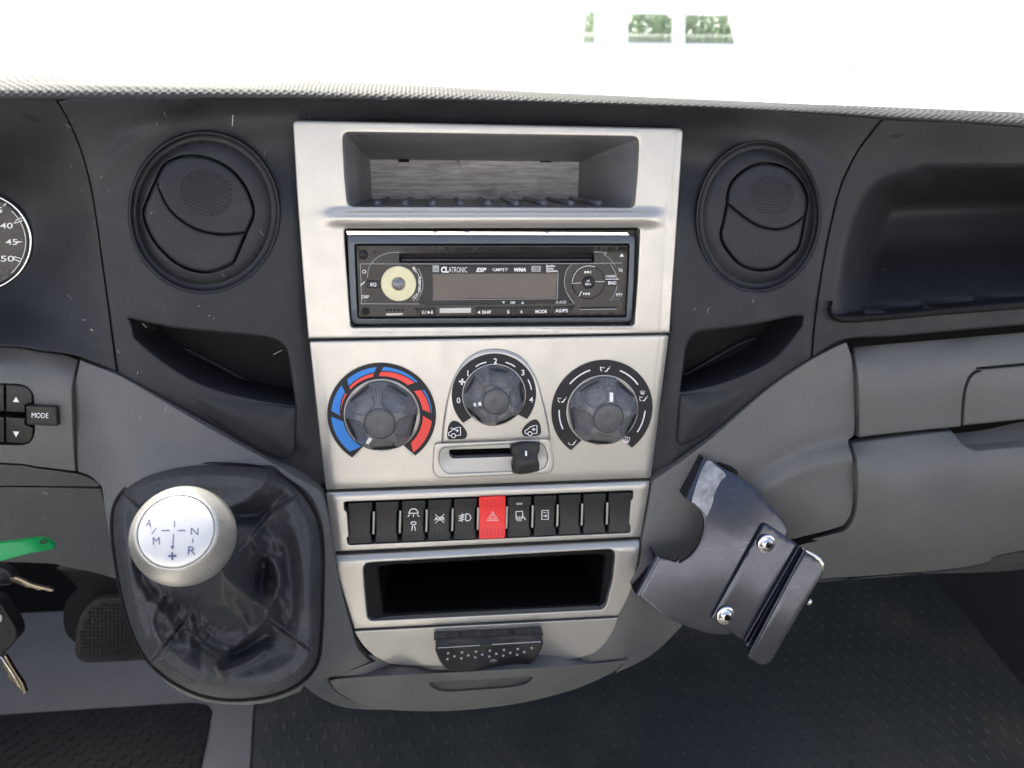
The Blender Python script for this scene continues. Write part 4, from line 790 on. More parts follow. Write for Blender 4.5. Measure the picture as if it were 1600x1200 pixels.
for i, (x0, x1) in enumerate(Xs):
    hz = i == 5; m = HAZ if hz else SWM; e = 3.2
    yt0, yt1, yb0, yb1 = ytop(x0)+3.5, ytop(x1)+3.5, ybot(x0)-1.2, ybot(x1)-1.2; off = 1.0 if hz else 0
    tl = 1.5*(x0-765)/250
    P = rp((x0+1, yt0-off, 2), (x1+1, yt1-off, 2), (x1+.6, yt1+12), (x1-e+1.5, yt1+15), (x1-e+.5, yb1-14), (x1-.4, yb1-11), (x1-.6, yb1+off, 2), (x0+.6, yb0+off, 2), (x0+.6, yb0-11), (x0+e-1, yb0-14), (x0+e-1.5, yt0+15), (x0+1, yt0+12))
    if hz: P = rp((x0, yt0-2, 3), (x1, yt1-2, 3), (x1-.5, yb1+1, 3), (x0, yb0+1, 3))
    zz = plus(zswi, const(1.2 if hz else 0))
    s = plate(NM[i], m, SP, P, zz, step=6, fil=1.6, depth=7, shrink=0, label='bright red hazard warning switch with a white triangle' if hz else None)
    if 2 <= i <= 7:
        pit = MB(); ins = 6 if hz else 5
        for row in range(3):
            for side in (0, 1):
                nc = 6 if hz else 5
                for c in range(nc):
                    x = x0+ins+(x1-x0-2*ins+.8)*c/(nc-1); y = ytop(x)+8.2+row*4.4 if side == 0 else ybot(x)-4.8-row*4.4
                    if i == 6 and side == 0 and row < 2: continue
                    fill(pit, rp((x-1, y-1), (x+1, y-1), (x+1, y+1), (x-1, y+1)), zz, .12)
        pit.build('grip_pits', HAZD if hz else PIT, s, kind='stuff')
    cx = (x0+x1)/2+.6; cy = (ytop(cx)+ybot(cx))/2; t = MB(); z_ = plus(zz, .05)
    if i == 2:
        ribbon(t, [(x0+5, cy-1.5), (x1-5, cy-2.8)], 1., plus(zz, .02)); l = t.build('split_line', PIT, s); t = MB()
        ribbon(t, cat(sm((cx-7.5, cy-11), (cx-5, cy-16), (cx, cy-18), (cx+5, cy-16), (cx+7.5, cy-11)), [(cx-7.5, cy-11)]), 1.4, z_)
        for d, f in ((-6, -9), (0, 0), (6, 9)): ribbon(t, [(cx+d, cy-9), (cx+f, cy-5.5)], 1.4, z_)
        ribbon(t, ell(cx, cy+4.5, 4, 2.2, 0, 16), 1.3, z_, closed=True)
        for d in (-1.4, 1.4): ribbon(t, [(cx+d, cy+8), (cx+2.1*d, cy+16)], 1.4, z_)
    elif i == 3:
        text(t, 'ASR', cx, cy-1, 5.4, z_, w=17, slope=-.04, bold=.02); ribbon(t, [(cx-6.5, cy-7.5), (cx+7, cy+5.5)], 1., z_); ribbon(t, [(cx+7, cy-8), (cx-6.5, cy+6)], 1., z_)
    elif i == 4:
        ribbon(t, cat(sm((cx+1, cy-7), (cx+6, cy-6), (cx+8.8, cy-1), (cx+6, cy+3.5), (cx+1, cy+4)), [(cx+1, cy-7)]), 1.3, z_)
        for d in (-5, -1.5, 2): ribbon(t, [(cx-1, cy+d-.6), (cx-10, cy+d+2)], 1.3, z_)
        ribbon(t, sm((cx-5, cy-8), (cx-4, cy-4), (cx-6, cy), (cx-4.6, cy+5.5)), 1.2, z_)
    elif i == 5:
        for r in (9, 4.6): ribbon(t, [(cx-r, cy+.5+r*.55), (cx+r, cy+.5+r*.55), (cx, cy+.5-r*1.0)], 1.1, z_, closed=True)
    elif i == 6:
        ribbon(t, [(cx-5, cy+5), (cx-5.4, cy-7), (cx+5, cy-7.5), (cx+5.2, cy+2)], 1.4, z_)
        for d in (-2.6, .4, 3.4): ribbon(t, sm((cx+d, cy+8), (cx+d-1, cy+5.5), (cx+d+.8, cy+3), (cx+d-.4, cy+.5)), 1.1, z_)
        ribbon(t, [(cx+5, cy+2), (cx+7, cy+1.5), (cx+9.5, cy+6)], 1.3, z_); l = MB(); fill(l, rp((cx-5, cy-20.5, 2), (cx+5, cy-21, 2), (cx+5, cy-17.8, 2), (cx-5, cy-17.4, 2)), plus(zz, .1)); l.build('warning_lamp', FADED, s)
    elif i == 7:
        ribbon(t, [(cx-4.8, cy-7), (cx+5.2, cy-7.4), (cx+5, cy+6.6), (cx-5, cy+7)], 1.4, z_, closed=True); ribbon(t, [(cx-2.4, cy+1.6), (cx+2.6, cy+1.4)], 1.4, z_); ribbon(t, [(cx+.8, cy-.6), (cx+2.8, cy+1.4), (cx+.8, cy+3.4)], 1., z_); ribbon(t, [(cx-2.6, cy-3.6), (cx+2.4, cy-3.9)], .8, z_)
    if t.n: t.build('switch_symbol', WHITE, s)
    if i < 10:
        xd = (x1+Xs[i+1][0])/2+.4
        P = np.array([(xd+.6, ytop(xd)+17.5), (xd+.2, (ytop(xd)+ybot(xd))/2), (xd-.4, ybot(xd)-15)]); R_ = sm(*P)
        tube(MB(), on(R_[:, 0], R_[:, 1], -.6), .95, 8).build('divider_bar', SILV, SP)

# ================================================================ lower open cubby
LC = thing('lower_cubby', on(762, 920, 0), 'silver framed empty black cubby below the switch row', 'cubby')
LO = cat([(523, 865.5)], [(1001, 841.5)], sm((1000, 862), (995, 890), (984, 930), (967, 962.5)), [(553, 983.5)], sm((553, 983), (539, 940), (528, 900), (523, 866))[1:-1])
LH = rp((567, 879.5, 13), (962, 857.5, 13), (957, 905), (945, 952, 9), (575, 970, 9), (570, 920))
zl = plus(const(-.5), lambda px, py: -3.4*np.clip((np.interp(px, [523, 1001], [881, 858])-py)/15, 0, 1)**1.6-.012*np.clip(py-880, 0, None))
plate('cubby_frame', SILV, LC, LO, zl, holes=[LH], step=7, fil=2.4, hfil=2.4, hdepth=6, depth=12)
LH2 = rp((589, 881.5, 10), (947, 862.5, 10), (938, 944, 7), (598, 959, 7))
g = MB(); A_, B_ = ringn(inset(LH, -1)), ringn(inset(LH2, -3)); loft(g, A_, -4, B_, -8, 3); loft(g, B_, -8, ringn(LH2), -7.5, 2); loft(g, ringn(LH2), -7.5, ringn(inset(LH2, 2)), -10, 2); g.build('cubby_rim', DEEP, LC, sharp=40)
g = MB(); a = on(*ringn(inset(LH2, 1)).T, -9.); b = a.copy(); b[:, 2] = -150; c_ = a.mean(0); b[:, :2] = c_[:2]+(b[:, :2]-c_[:2])*.97; g.grid(np.stack([a, a*.5+b*.5, b]), closed_v=True)
g.f.append(tuple(range(2*len(a), 3*len(a)))); g.build('cubby_box', RUB, LC, sharp=40)

# ================================================================ ashtray
AS = thing('ashtray', on(760, 1010, -2), 'silver ashtray flap with a dotted black pull handle under the cubby', 'ashtray')
AO = cat([(552.5, 985.5), (967, 964.5)], sm((966, 968), (957, 990), (940, 1012), (915, 1026), (850, 1034), (700, 1041), (620, 1039), (592, 1030), (570, 1012), (556, 993)))
zas = tps([(553, 986, -1), (760, 976, -1), (966, 965, -1), (600, 1030, -6), (760, 1036, -6), (930, 1018, -6), (760, 1005, -2)])
plate('ashtray_face', SILV, AS, AO, zas, step=8, fil=2, depth=12)
AH = cat(rp((677, 1001, 5), (679, 997, 3), (848, 988.5, 4), (850, 994, 5)), sm((849, 1004), (843, 1020), (830, 1036), (815, 1044)), sm((800, 1046), (750, 1048), (712, 1049)), sm((700, 1048), (688, 1034), (680, 1016)))
zah = tps([(678, 1000, 9), (850, 991, 9), (678, 1012, 13), (848, 1003, 13), (760, 1008, 14), (760, 1030, 9), (700, 1046, 3), (815, 1042, 3), (760, 996, 9)])
h = plate('pull_handle', SATIN, AS, AH, zah, step=6, fil=3.5, depth=16, shrink=0)
rb = MB(); ribbon(rb, [(684, 1012.5), (845, 1002.5)], 1.2, zah); rb.build('handle_edge', FADED, h)
dt = MB()
for r, (y0, n, off) in enumerate(((1020.5, 7, 0), (1023.8, 7, .5), (1029.5, 6, 0))):
    for k in range(n):
        x = 700+(k+off)*21.8-(1 if r else 0); y = y0-(x-700)*.062+(2.0 if r == 1 else 0)
        if x < 838: lathe(dt, on(x, y, zah(np.array(x), np.array(y))), (0, 0, 1), [(1.0, 0), (.9, .5), (0, .75)], 10)
dt.build('grip_dot', FADED, h, kind='stuff')
lg = MB(); ribbon(lg, sm((766, 1034), (768, 1031.5), (772, 1031), (776, 1033)), 1.2, zah); ribbon(lg, [(771, 1036), (771, 1032.5)], 1, zah); lg.build('cigarette_symbol', FADED, h)
# ================================================================ gear lever
GL = thing('gear_lever', on(340, 910, 40), 'gear lever with a satin silver ball knob and creased black leather gaiter', 'gear lever')
def zbase(px, py): return 8+(py-725)*.172
SEAMS = [sm((194, 769), (203, 778), (222, 796), (245, 815)), sm((466, 774), (448, 784), (426, 797), (408, 818), (396, 834), (368, 862)), sm((233, 1037), (240, 1028), (271, 992), (295, 960), (312, 930)), sm((484, 1016), (468, 1004), (443, 986), (428, 975), (418, 968))]
WR = random.Random(5); WRK = []
for k in range(16):
    a = WR.uniform(-.5, 2.6); r0 = WR.uniform(75, 105); L = WR.uniform(34, 70); tw = WR.uniform(-.5, .5)
    WRK.append(sm(*[(322+(r0+L*t)*math.cos(a+tw*t*t)*.95, 872+(r0+L*t)*math.sin(a+tw*t*t)) for t in (0, .35, .7, 1)]))
def zboot(px, py):
    Q = np.stack([np.ravel(px), np.ravel(py)], 1); d = segdist(Q, BO).reshape(np.shape(px))
    base = np.interp(d, [0, 4, 10, 20, 36, 54, 78, 108, 140, 175], [-3, 4, 9, 13, 13.5, 8, 2, 6, 22, 38])
    rr = np.hypot((px-322)/1.0, py-868); base = base+20*np.exp(-(rr/70)**2)
    z = zbase(px, py)+base
    for P, w, a in ((sm((340, 888), (372, 918), (399, 942), (412, 953)), 21, 17), (sm((352, 902), (380, 926), (402, 944), (420, 958)), 8, 5), (sm((420, 958), (402, 980), (382, 997), (360, 1015), (344, 1030), (337, 1041)), 9, 8),
                    (sm((337, 1041), (345, 1049), (360, 1046), (380, 1038), (399, 1028), (413, 1016)), 8, 6), (sm((394, 842), (404, 858), (418, 870), (430, 884), (436, 905), (431, 928), (421, 950)), 11, 12), (sm((358, 792), (386, 780), (405, 762), (420, 742)), 19, 10),
                    (sm((225, 905), (232, 930), (258, 962)), 15, 6), (sm((250, 1000), (300, 1010), (330, 1028)), 22, 5), (sm((195, 800), (200, 850), (208, 900)), 13, 3), (sm((455, 820), (474, 880), (478, 950)), 18, 4)):
        z = z+crease(P, w, a)(px, py)
    for P, w, a in ((sm((414, 868), (410, 898), (406, 925)), 11, -10), (sm((376, 806), (405, 800), (440, 778)), 13, -8), (sm((365, 1020), (390, 1006), (414, 990)), 12, -8), (sm((218, 880), (226, 912), (238, 930)), 9, -9), (sm((350, 960), (330, 985), (318, 1015)), 20, -5), (sm((450, 860), (452, 920), (448, 970)), 15, -6), (sm((270, 945), (300, 950), (330, 960)), 15, -5)):
        z = z+gauss(P, w, a)(px, py)
    for P in WRK: z = z+crease(P, 3.4, 2.2)(px, py)
    z = z+.5*np.sin(px*.062+py*.045+1.2*np.sin(py*.03))*np.sin(py*.071-px*.03)*np.clip(d/40, 0, 1)
    z = z+.5*np.sin(px*.13+py*.07)*np.sin(py*.11-px*.05)*np.clip(d/40, 0, 1)
    for S in SEAMS:
        dd = segdist(Q, S, False).reshape(np.shape(px)); z = z-1.9*np.exp(-(dd/1.8)**2)+1.1*np.exp(-((dd-5)/3.0)**2)
    return z
patch(MB(), BO, zboot, step=3.2, fil=1.5, depth=8, shrink=0).build('gaiter', LEATHER, GL)
st = MB()
for S in SEAMS:
    L = resamp(S, 5.0); e = np.gradient(S, axis=0); 
    for sgn in (-1, 1):
        nn = np.stack([-e[:, 1], e[:, 0]], 1); nn /= np.linalg.norm(nn, axis=1)[:, None]; O = S+nn*3.6*sgn
        l = np.concatenate([[0], np.cumsum(np.linalg.norm(np.diff(O, axis=0), axis=1))])
        for a in np.arange(0, l[-1]-3, 5.2):
            x = np.interp([a, a+1.7, a+3.4], l, O[:, 0]); y = np.interp([a, a+1.7, a+3.4], l, O[:, 1]); tube(st, on(x, y, zboot(x, y)+np.array([-.1, .25, -.1])), .42, 5)
st.build('stitching', THREAD, GL, kind='stuff')
g = MB(); RIM = [inset(BO, -2.5), inset(BO, -1.5), inset(BO, .8)]
g.grid(np.stack([on(p[:, 0], p[:, 1], zbase(p[:, 0], p[:, 1])+h) for p, h in zip(RIM, (-3, 2.0, 2.6))]), closed_v=True); g.build('gaiter_rim', DEEP, GL)
# knob
rk = ray(289, 838); rk_ = rk/np.linalg.norm(rk); KZ = 116.; KC = on(289, 838, KZ)
ax = -rk_*math.cos(rad(13))+(-.87*RT+.5*UP)*math.sin(rad(13)); ax /= np.linalg.norm(ax)
kb = MB(); lathe(kb, KC, ax, [(r*.94, h) for r, h in ((9.5, -46), (10, -34), (13, -27), (19, -20), (24, -12), (26.4, -4), (26.9, 2), (26.2, 8), (24, 14), (21, 18.6), (19.6, 20.4), (19.0, 20.6), (18.7, 19.8))], 72, cap=False); kb.build('knob', KNOBM, GL)
cp = MB(); lathe(cp, KC, ax, [(r*.94, h) for r, h in ((18.6, 19.6), (18.3, 20.5), (17.6, 20.9), (12, 21.5), (6, 21.9), (0, 22.0))], 64); cp.build('knob_cap', CAPM, GL)
nk = MB(); lathe(nk, KC, ax, [(15, -60), (13.5, -46), (11.5, -38), (10.5, -33)], 32, cap=False); nk.build('gaiter_neck', LEATHER, GL)
def capmap(X, Y):
    r = ray(X, Y); n = ax; p0 = KC+ax*22.05; P = CAM+((p0-CAM)@n/(r@n))[:, None]*r
    d = P-p0; rr = np.linalg.norm(d, axis=1); return P-ax*((rr/18)**2*1.05-.12)[:, None]
t = MB()
def cstroke(P, w):
    P = np.array(P, float); e = np.gradient(P, axis=0); nn = np.stack([-e[:, 1], e[:, 0]], 1); nn /= np.linalg.norm(nn, axis=1)[:, None]; A, B = P+nn*w/2, P-nn*w/2; t.grid(np.stack([capmap(A[:, 0], A[:, 1]), capmap(B[:, 0], B[:, 1])], 1))
for s, x, y, h, w, rt in (('A', 232, 817, 12, 10, 8), ('M', 244, 845, 12, 11, -3), ('N', 304, 830, 11, 12, 3), ('R', 299.5, 860, 13, 12, 3)): text(t, s, x, y, h, None, w=w, rot=-rt, bold=.0, mapf=capmap)
cstroke([(252, 829), (258, 829), (265, 829)], 1.8); cstroke([(278, 829), (284, 829), (290, 829)], 1.8); cstroke([(273, 814), (272.6, 819), (272.4, 824)], 1.4); cstroke([(271.5, 834), (270.6, 845), (269.5, 856)], 1.6); cstroke([(237, 834), (240, 830), (244, 825)], 1.2); cstroke([(301.5, 841), (301, 845), (300.8, 848)], 1.6)
cstroke([(262.5, 868.8), (269, 868.5), (275.5, 868.2)], 3.2); cstroke([(268.8, 862.5), (269, 868), (269.2, 875)], 3.2); P = np.array([(266, 853), (272.6, 853.5), (269, 859.5)]); t.add(capmap(P[:, 0], P[:, 1]), [(0, 1, 2)]); t.build('shift_pattern', INKB, GL)

# ================================================================ steel bracket screwed to the console
BK = thing('steel_bracket', on(1140, 870, 20), 'bare blue-black steel device bracket with two round screws on the grey console', 'bracket')
zb0 = tps([(1105, 718, 12), (998, 930, 26), (1231, 832, 30), (1119, 992, 40), (1150, 850, 30)])
BP = cat(rp((1104.6, 717.4, 4), (1128, 730, 6), (1154, 744.5, 16), (1173, 756, 14), (1198, 784.5, 20), (1223, 811, 16), (1231, 832, 8), (1180, 905), (1142, 992, 8), (1119, 992, 16), (1090, 985.6, 20), (1043, 966.6, 16), (998.5, 931, 6), (1031, 871, 4), (1045, 874, 8), (1059, 879.5, 10)), sm((1062, 879), (1078, 869), (1093, 848), (1100, 819), (1095, 799), (1086, 790), (1079, 783)))
plate('bracket_plate', STEEL, BK, BP, zb0, step=8, fil=1.2, depth=2.2, shrink=0)
def strip(mb, rows): return mb.grid(np.array(rows))
for nm, A, B, C_, mm in (('bent_edge', (1104.6, 717.4), (1078, 783), (-5, 1.5), STEEL), ('bent_edge', (1031, 871), (998.5, 931), (-5, 2), STEEL)):
    a, b = np.array(A), np.array(B); s = np.linspace(0, 1, 12)[:, None]; L = a*(1-s)+b*s; rows = []
    for k, (dx, dz) in enumerate(((0, 0), (-1.2, -.3), (-2.2, -1.2), (-2.6, -2.6), (-2.6, -17))):
        rows.append(on(L[:, 0], L[:, 1], zb0(L[:, 0], L[:, 1]))+np.array([dx*.9, dx*-.35, dz]))
    g = MB(); strip(g, rows); g.build(nm, mm, BK)
plate('worn_patch', STEELW, BK, sm((1103, 722), (1120, 729), (1134, 742), (1126, 752), (1117, 770), (1112, 790), (1104, 806), (1098, 798), (1086, 787), (1082, 778), closed=True), plus(zb0, .25), step=8, fil=0, depth=.1, shrink=0)
tb = plate('bracket_tab', DEEP, BK, rp((1122, 727), (1128, 725), (1153, 735, 3), (1155, 744)), plus(zb0, -5), fil=1, depth=12)
P2 = rp((1193.5, 818.5, 5), (1200, 820, 3), (1247, 852), (1161, 1001), (1110.5, 966.5, 4))
zb2 = plus(zb0, 3.0)
plate('clamp_plate', STEEL, BK, P2, zb2, step=8, fil=1.4, depth=3.0, shrink=0)
# rolled channel and outer flange, swept along the plate's long edge
a0, a1 = np.array((1247, 852.)), np.array((1161, 1001.)); s = np.linspace(0, 1, 24)[:, None]; rows = []
dirx = np.array((12.5, 7.0))/14.3                       # across the channel in the photo
for dp, dz in ((-1.5, 0), (0, .8), (1.5, 2.0), (2.6, 2.4), (4.0, 1.6), (4.8, -1), (5.0, -6), (6.2, -7.5), (8, -6), (8.6, -1.5), (9.4, 1.6), (11, 3), (13, 3.2), (15, 2.6)):
    e1 = np.clip((dp-4)/6, 0, 1)*np.array((4., 6.))
    L = (a0)*(1-s)+(a1+e1*0+np.array((0, 14.))*np.clip((dp-5)/4, 0, 1))*s+dirx*dp; rows.append(on(L[:, 0], L[:, 1], zb2(L[:, 0], L[:, 1])+dz))
g = MB(); strip(g, rows); ch = g.build('rolled_channel', STEEL, BK)
P3 = rp((1258, 862, 2), (1285, 877, 10), (1287, 895, 10), (1204, 1036, 10), (1188, 1040, 9), (1168, 1027, 3), (1174, 1012))
fl3 = plate('outer_flange', STEEL, BK, P3, plus(zb2, 2.4), step=8, fil=1.6, depth=2.4, shrink=0)
tube(MB(), on(np.array([1254, 1262, 1272, 1280, 1285, 1287]), np.array([857, 862, 867.5, 874, 882, 892]), zb2(np.array([1254, 1262, 1272, 1280, 1285, 1287.]), np.array([857, 862, 867.5, 874, 882, 892.]))+2.0), np.array([.4, 1.0, 1.5, 1.6, 1.4, .5]), 10).build('bright_edge', CHROME, BK)
for x, y in ((1197, 849), (1133, 961)):
    z_ = float(zb2(np.array(float(x)), np.array(float(y)))); c = on(x, y, z_); q_ = 1/scale_at(x, y, z_); g = MB()
    lathe(g, c, (.1, .1, 1), [(14*q_, 0), (14*q_, 1.0), (13*q_, 1.3), (11*q_, 1.4), (10.6*q_, 2.2), (8*q_, 3.4), (5.2*q_, 3.8), (5.0*q_, 3.2), (4.6*q_, 1.6), (0, 1.4)], 40); o = g.build('cap_screw', CHROME, BK, sharp=45)
    g = MB(); lathe(g, c+np.array([0, 0, 1.9]), (.1, .1, 1), [(4.4*q_, .3), (0, .3)], 6); g.build('hex_socket', PIT, o)
g = MB(); lathe(g, on(1262, 939, float(zb2(np.array(1262.), np.array(939.)))-2), (.8, -.5, .3), [(2.4, 0), (2.4, 1.5), (1.6, 2.6), (0, 2.8)], 16); g.build('screw_tip', CHROME, BK, sharp=40)

# ================================================================ keys hanging at the left
KT = tag(plate('key_tag', GREEN, None, cat(rp((-30, 856), (0, 848.5), (60, 840.5, 10), (72, 841.5, 8), (85.5, 852, 7), (83, 858.5, 6), (50, 864, 8), (0, 877), (-30, 886))), tps([(0, 850, 42), (80, 850, 30), (0, 876, 50), (60, 860, 38)]), step=8, fil=2.0, depth=2.5, shrink=0), 'bright green plastic key tag hanging over the knee panel', 'key tag')
tube(MB(), on(*ell(68, 846.5, 5, 2.3, -10, 20).T, 36.)[list(range(20))+[0]], .5, 6, False).build('tag_eyelet', SATIN, KT)
K1 = thing('small_key', on(20, 908, 20), 'small shiny key lying almost level below the green tag', 'key', 'keys at the ignition')
KE = cat([(-20, 888)], sm((0, 884), (14, 892), (22, 905), (18, 914)), [(-20, 918)]); plate('key_head', SATIN, K1, KE, const(18), fil=3, depth=6)
kb_ = MB(); patch(kb_, [(16, 903.5), (24, 902), (32, 904.5), (50, 913), (83, 921.5), (82, 924.5), (74, 924), (66, 921.5), (60, 922.5), (50, 918.5), (42, 918), (24, 911), (16, 909.5)], const(19), fil=.6, depth=2, shrink=0); kb_.build('key_blade', BRASS, K1)
K2 = thing('ignition_key', on(12, 1000, 30), 'black headed brass key hanging down past the pedal', 'key', 'keys at the ignition')
plate('key_head', SATIN, K2, cat([(-30, 925)], sm((0, 938), (12, 955), (26, 978), (28, 995), (20, 1006), (14, 1012)), [(2, 1026), (-30, 1030)]), tps([(0, 940, 34), (20, 980, 30), (0, 1020, 30), (-20, 960, 34)]), fil=6, depth=8, shrink=0, step=6)
fill(MB(), ell(0, 966, 3, 6), const(34.5), .4).build('head_badge', FADED, K2)
kb_ = MB(); patch(kb_, [(1, 1028), (9, 1024), (14, 1034), (25, 1052), (36, 1068), (41, 1082), (37, 1086), (31, 1075), (25, 1074), (20, 1064), (14, 1062), (10, 1050), (5, 1044)], const(28), fil=.8, depth=2.5, shrink=0); kb_.build('key_blade', BRASS, K2)
tube(MB(), on(np.array([1, 12, 22, 33]), np.array([1026, 1042, 1058, 1076]), 29.), .5, 6).build('blade_groove', CHROME, K2)

# ================================================================ floor, mats, pedal
F0 = onfloor(CABZ)
DN = np.array([0, -math.cos(TILT), -math.sin(TILT)])
FM = plate('rubber_floor', MATR, None, cat([(401, 1040), (394, 1120), (384, 1290), (1760, 1290), (1760, 880), (1640, 850), (1300, 850), (700, 985)]), const(6), step=60, fil=2, depth=8, shrink=0, mp=F0, back=DN, kind='structure')
# raised teardrop studs of the rubber floor
def fxy(px, py): return (F0(np.array(float(px)), np.array(float(py)))@M3.T)[0:2]
st = MB(); A = W(F0(np.array([390., 1640, 1640, 700]), np.array([1215., 1215, 890, 985]))); x0, x1, y0, y1 = A[0, 0]+.012, A[:, 0].max()+.02, A[:, 1].min(), A[:, 1].max()
nx = 0; yy = y0-.01; row = 0
tt = np.arange(8)/8*2*math.pi
while yy < y1+.02:
    xx = x0+(.011 if row % 2 else 0)
    while xx < x1:
        jit = .0006*random.uniform(-1, 1); base = np.stack([xx+jit+.0042*np.cos(tt), yy+.0090*np.sin(tt)-.002*np.cos(2*tt), np.full(8, CABZ+.0059)], 1); mid = np.stack([xx+jit+.0027*np.cos(tt), yy+.0062*np.sin(tt), np.full(8, CABZ+.0067)], 1); top = np.array([[xx+jit, yy+.001, CABZ+.0070]])
        n0 = st.n; st.add(WI(np.concatenate([base, mid, top])), [(i, (i+1) % 8, 8+(i+1) % 8, 8+i) for i in range(8)]+[(8+i, 8+(i+1) % 8, 16) for i in range(8)]); xx += .0290
    yy += .0235; row += 1
so_ = st.build('floor_stud', MATR, None, kind='stuff'); so_['label'] = 'rows of small raised studs on the dark rubber floor'; so_['category'] = 'studs'
tag(FM, 'dark rubber floor covering under the dash', 'floor')
del FM['label'], FM['category']
VF = plate('vinyl_floor', FLOORG, None, cat([(-120, 850), (100, 850), (300, 950), (402, 1040), (395, 1120), (385, 1290), (-120, 1290)]), plus(const(12)), step=50, fil=2, depth=12, shrink=0, mp=F0, back=DN, kind='structure')
BM = cat([(-120, 1122), (0, 1117), (150, 1107), (280, 1099)], sm((300, 1098), (322, 1101), (330, 1110), (328, 1125), (322, 1160), (314, 1200), (300, 1290)), [(-120, 1290)])
MT = tag(plate('floor_mat', MATB, None, BM, const(16), step=40, fil=3, depth=4, shrink=0, mp=F0, back=DN), "driver's black checker plate rubber mat on the grey floor", 'mat')
ck = MB(); B = W(F0(np.array([-110., 325, 325, -110]), np.array([1260., 1260, 1095, 1110]))); gx0, gx1, gy0, gy1 = B[:, 0].min(), B[:, 0].max(), B[:, 1].min(), B[:, 1].max(); i = 0
for a in np.arange(gx0, gx1, .013):
    for b in np.arange(gy0, gy1, .013):
        i = int(round((a-gx0)/.013))+int(round((b-gy0)/.013)); sg = 1 if i % 2 else -1; c_, s_ = math.cos(sg*math.pi/4), math.sin(sg*math.pi/4); q_ = []
        for l, w, h in ((-.0062, .0001, 0), (-.003, .0019, .0018), (.003, .0019, .0018), (.0062, .0001, 0)):
            for ww in (-w, w): q_.append((a+l*c_-ww*s_, b+l*s_+ww*c_, CABZ+.0161+h))
        w_ = WI(np.array(q_)); r_ = w_-CAM; px = 800+FPX*(r_[0]@RT)/(r_[0]@FW); py = 600-FPX*(r_[0]@UP)/(r_[0]@FW)
        if segdist(np.array([[px, py]]), BM)[0] > 5 and inside(np.array([[px, py]]), BM)[0]: ck.add(w_, [(0, 1, 3, 2), (2, 3, 5, 4), (4, 5, 7, 6)])
ck.build('tread_bar', MATB, MT, smooth=False, kind='stuff')
PE = thing('accelerator_pedal', on(165, 1000, -250), 'dark worn accelerator pedal with a fine tread beside the gaiter', 'pedal')
PO = rp((136, 945, 16), (160, 934, 10), (260, 932), (262, 1030), (215, 1032, 8), (132, 1036, 10), (116, 1024, 12), (121, 972, 20))
zpe = tps([(130, 940, -262), (220, 934, -262), (120, 1030, -225), (220, 1032, -225), (170, 985, -240)])
plate('pedal_pad', PEDAL, PE, PO, zpe, step=8, fil=4, depth=12, shrink=0)
tr = MB()
for x in np.arange(127, 220, 6.2):
    for y in np.arange(944, 1028, 6.0):
        if inside(np.array([[x-2.5, y-2.5]]), inset(PO, 3))[0] and inside(np.array([[x+2.5, y+2.5]]), inset(PO, 3))[0]:
            c_ = on(x, y, float(zpe(np.array(x), np.array(y)))); b = [c_+np.array([dx*1.3, dy*1.3, 0]) for dx, dy in ((-1, -1), (1, -1), (1, 1), (-1, 1))]; t_ = [c_+np.array([dx*.9, dy*.9, 1.2]) for dx, dy in ((-1, -1), (1, -1), (1, 1), (-1, 1))]
            tr.add(b+t_, [(4, 5, 6, 7), (0, 1, 5, 4), (1, 2, 6, 5), (2, 3, 7, 6), (3, 0, 4, 7)])
tr.build('tread_block', PEDAL, PE, smooth=False, kind='stuff')
plate('pedal_arm', DEEP, PE, cat(sm((120, 1006), (104, 990), (99, 965), (104, 940), (120, 920), (110, 905), (88, 888)), [(240, 900), (260, 960), (150, 975)]), const(-275), fil=4, depth=30, shrink=0, step=12)

# ================================================================ lint and dust on the dash
ln = MB(); rs = random.Random(11)
ZS = [(BLACK, zsur, [(200, 460, 480, 520), (90, 190, 440, 560), (1060, 460, 1260, 500), (460, 160, 1060, 184), (190, 560, 300, 600), (100, 170, 450, 200)]), (None, zcowl, [(60, 250, 150, 540)]), (None, zcon, [(150, 600, 300, 700)]), (None, ztray, [(1320, 330, 1580, 460)]), (None, zkn, [(10, 740, 160, 860)]), (None, zboot, [(200, 800, 490, 1070)]), (None, zr, [(1090, 720, 1300, 800)])]
for _, zf, boxes in ZS:
    for (a, b, c_, d) in boxes:
        for k in range(max(3, int((c_-a)*(d-b)/9000))):
            x, y = rs.uniform(a, c_), rs.uniform(b, d); L = rs.choice([1, 1.2, 1.5, 2, 3, 5]); t_ = rs.gauss(1.4, .7); bend = rs.uniform(-.5, .5)
            P = np.array([(x+L*s_*math.cos(t_+bend*s_), y+L*s_*math.sin(t_+bend*s_)) for s_ in (-1, -.4, .3, 1)])
            tube(ln, on(P[:, 0], P[:, 1], zf(P[:, 0], P[:, 1])+.25), .06+.07*rs.random(), 4, False)
for P in ([(427, 554), (433, 551), (441, 547)], [(142, 514), (144, 516), (145, 517)], [(1108, 290), (1113, 296), (1118, 303)], [(363, 197), (363.5, 186), (364, 180)], [(343, 698+35), (346, 736), (347, 735)]):
    P = np.array(P, float); tube(ln, on(P[:, 0], P[:, 1], (zsur(P[:, 0], P[:, 1]) if P[0, 0] != 427 else np.full(3, -24.))+.4), .3, 5)
lo_ = ln.build('dust_lint', LINT, None, kind='stuff'); lo_['label'] = 'pale specks and threads of lint scattered over the dash'; lo_['category'] = 'lint'

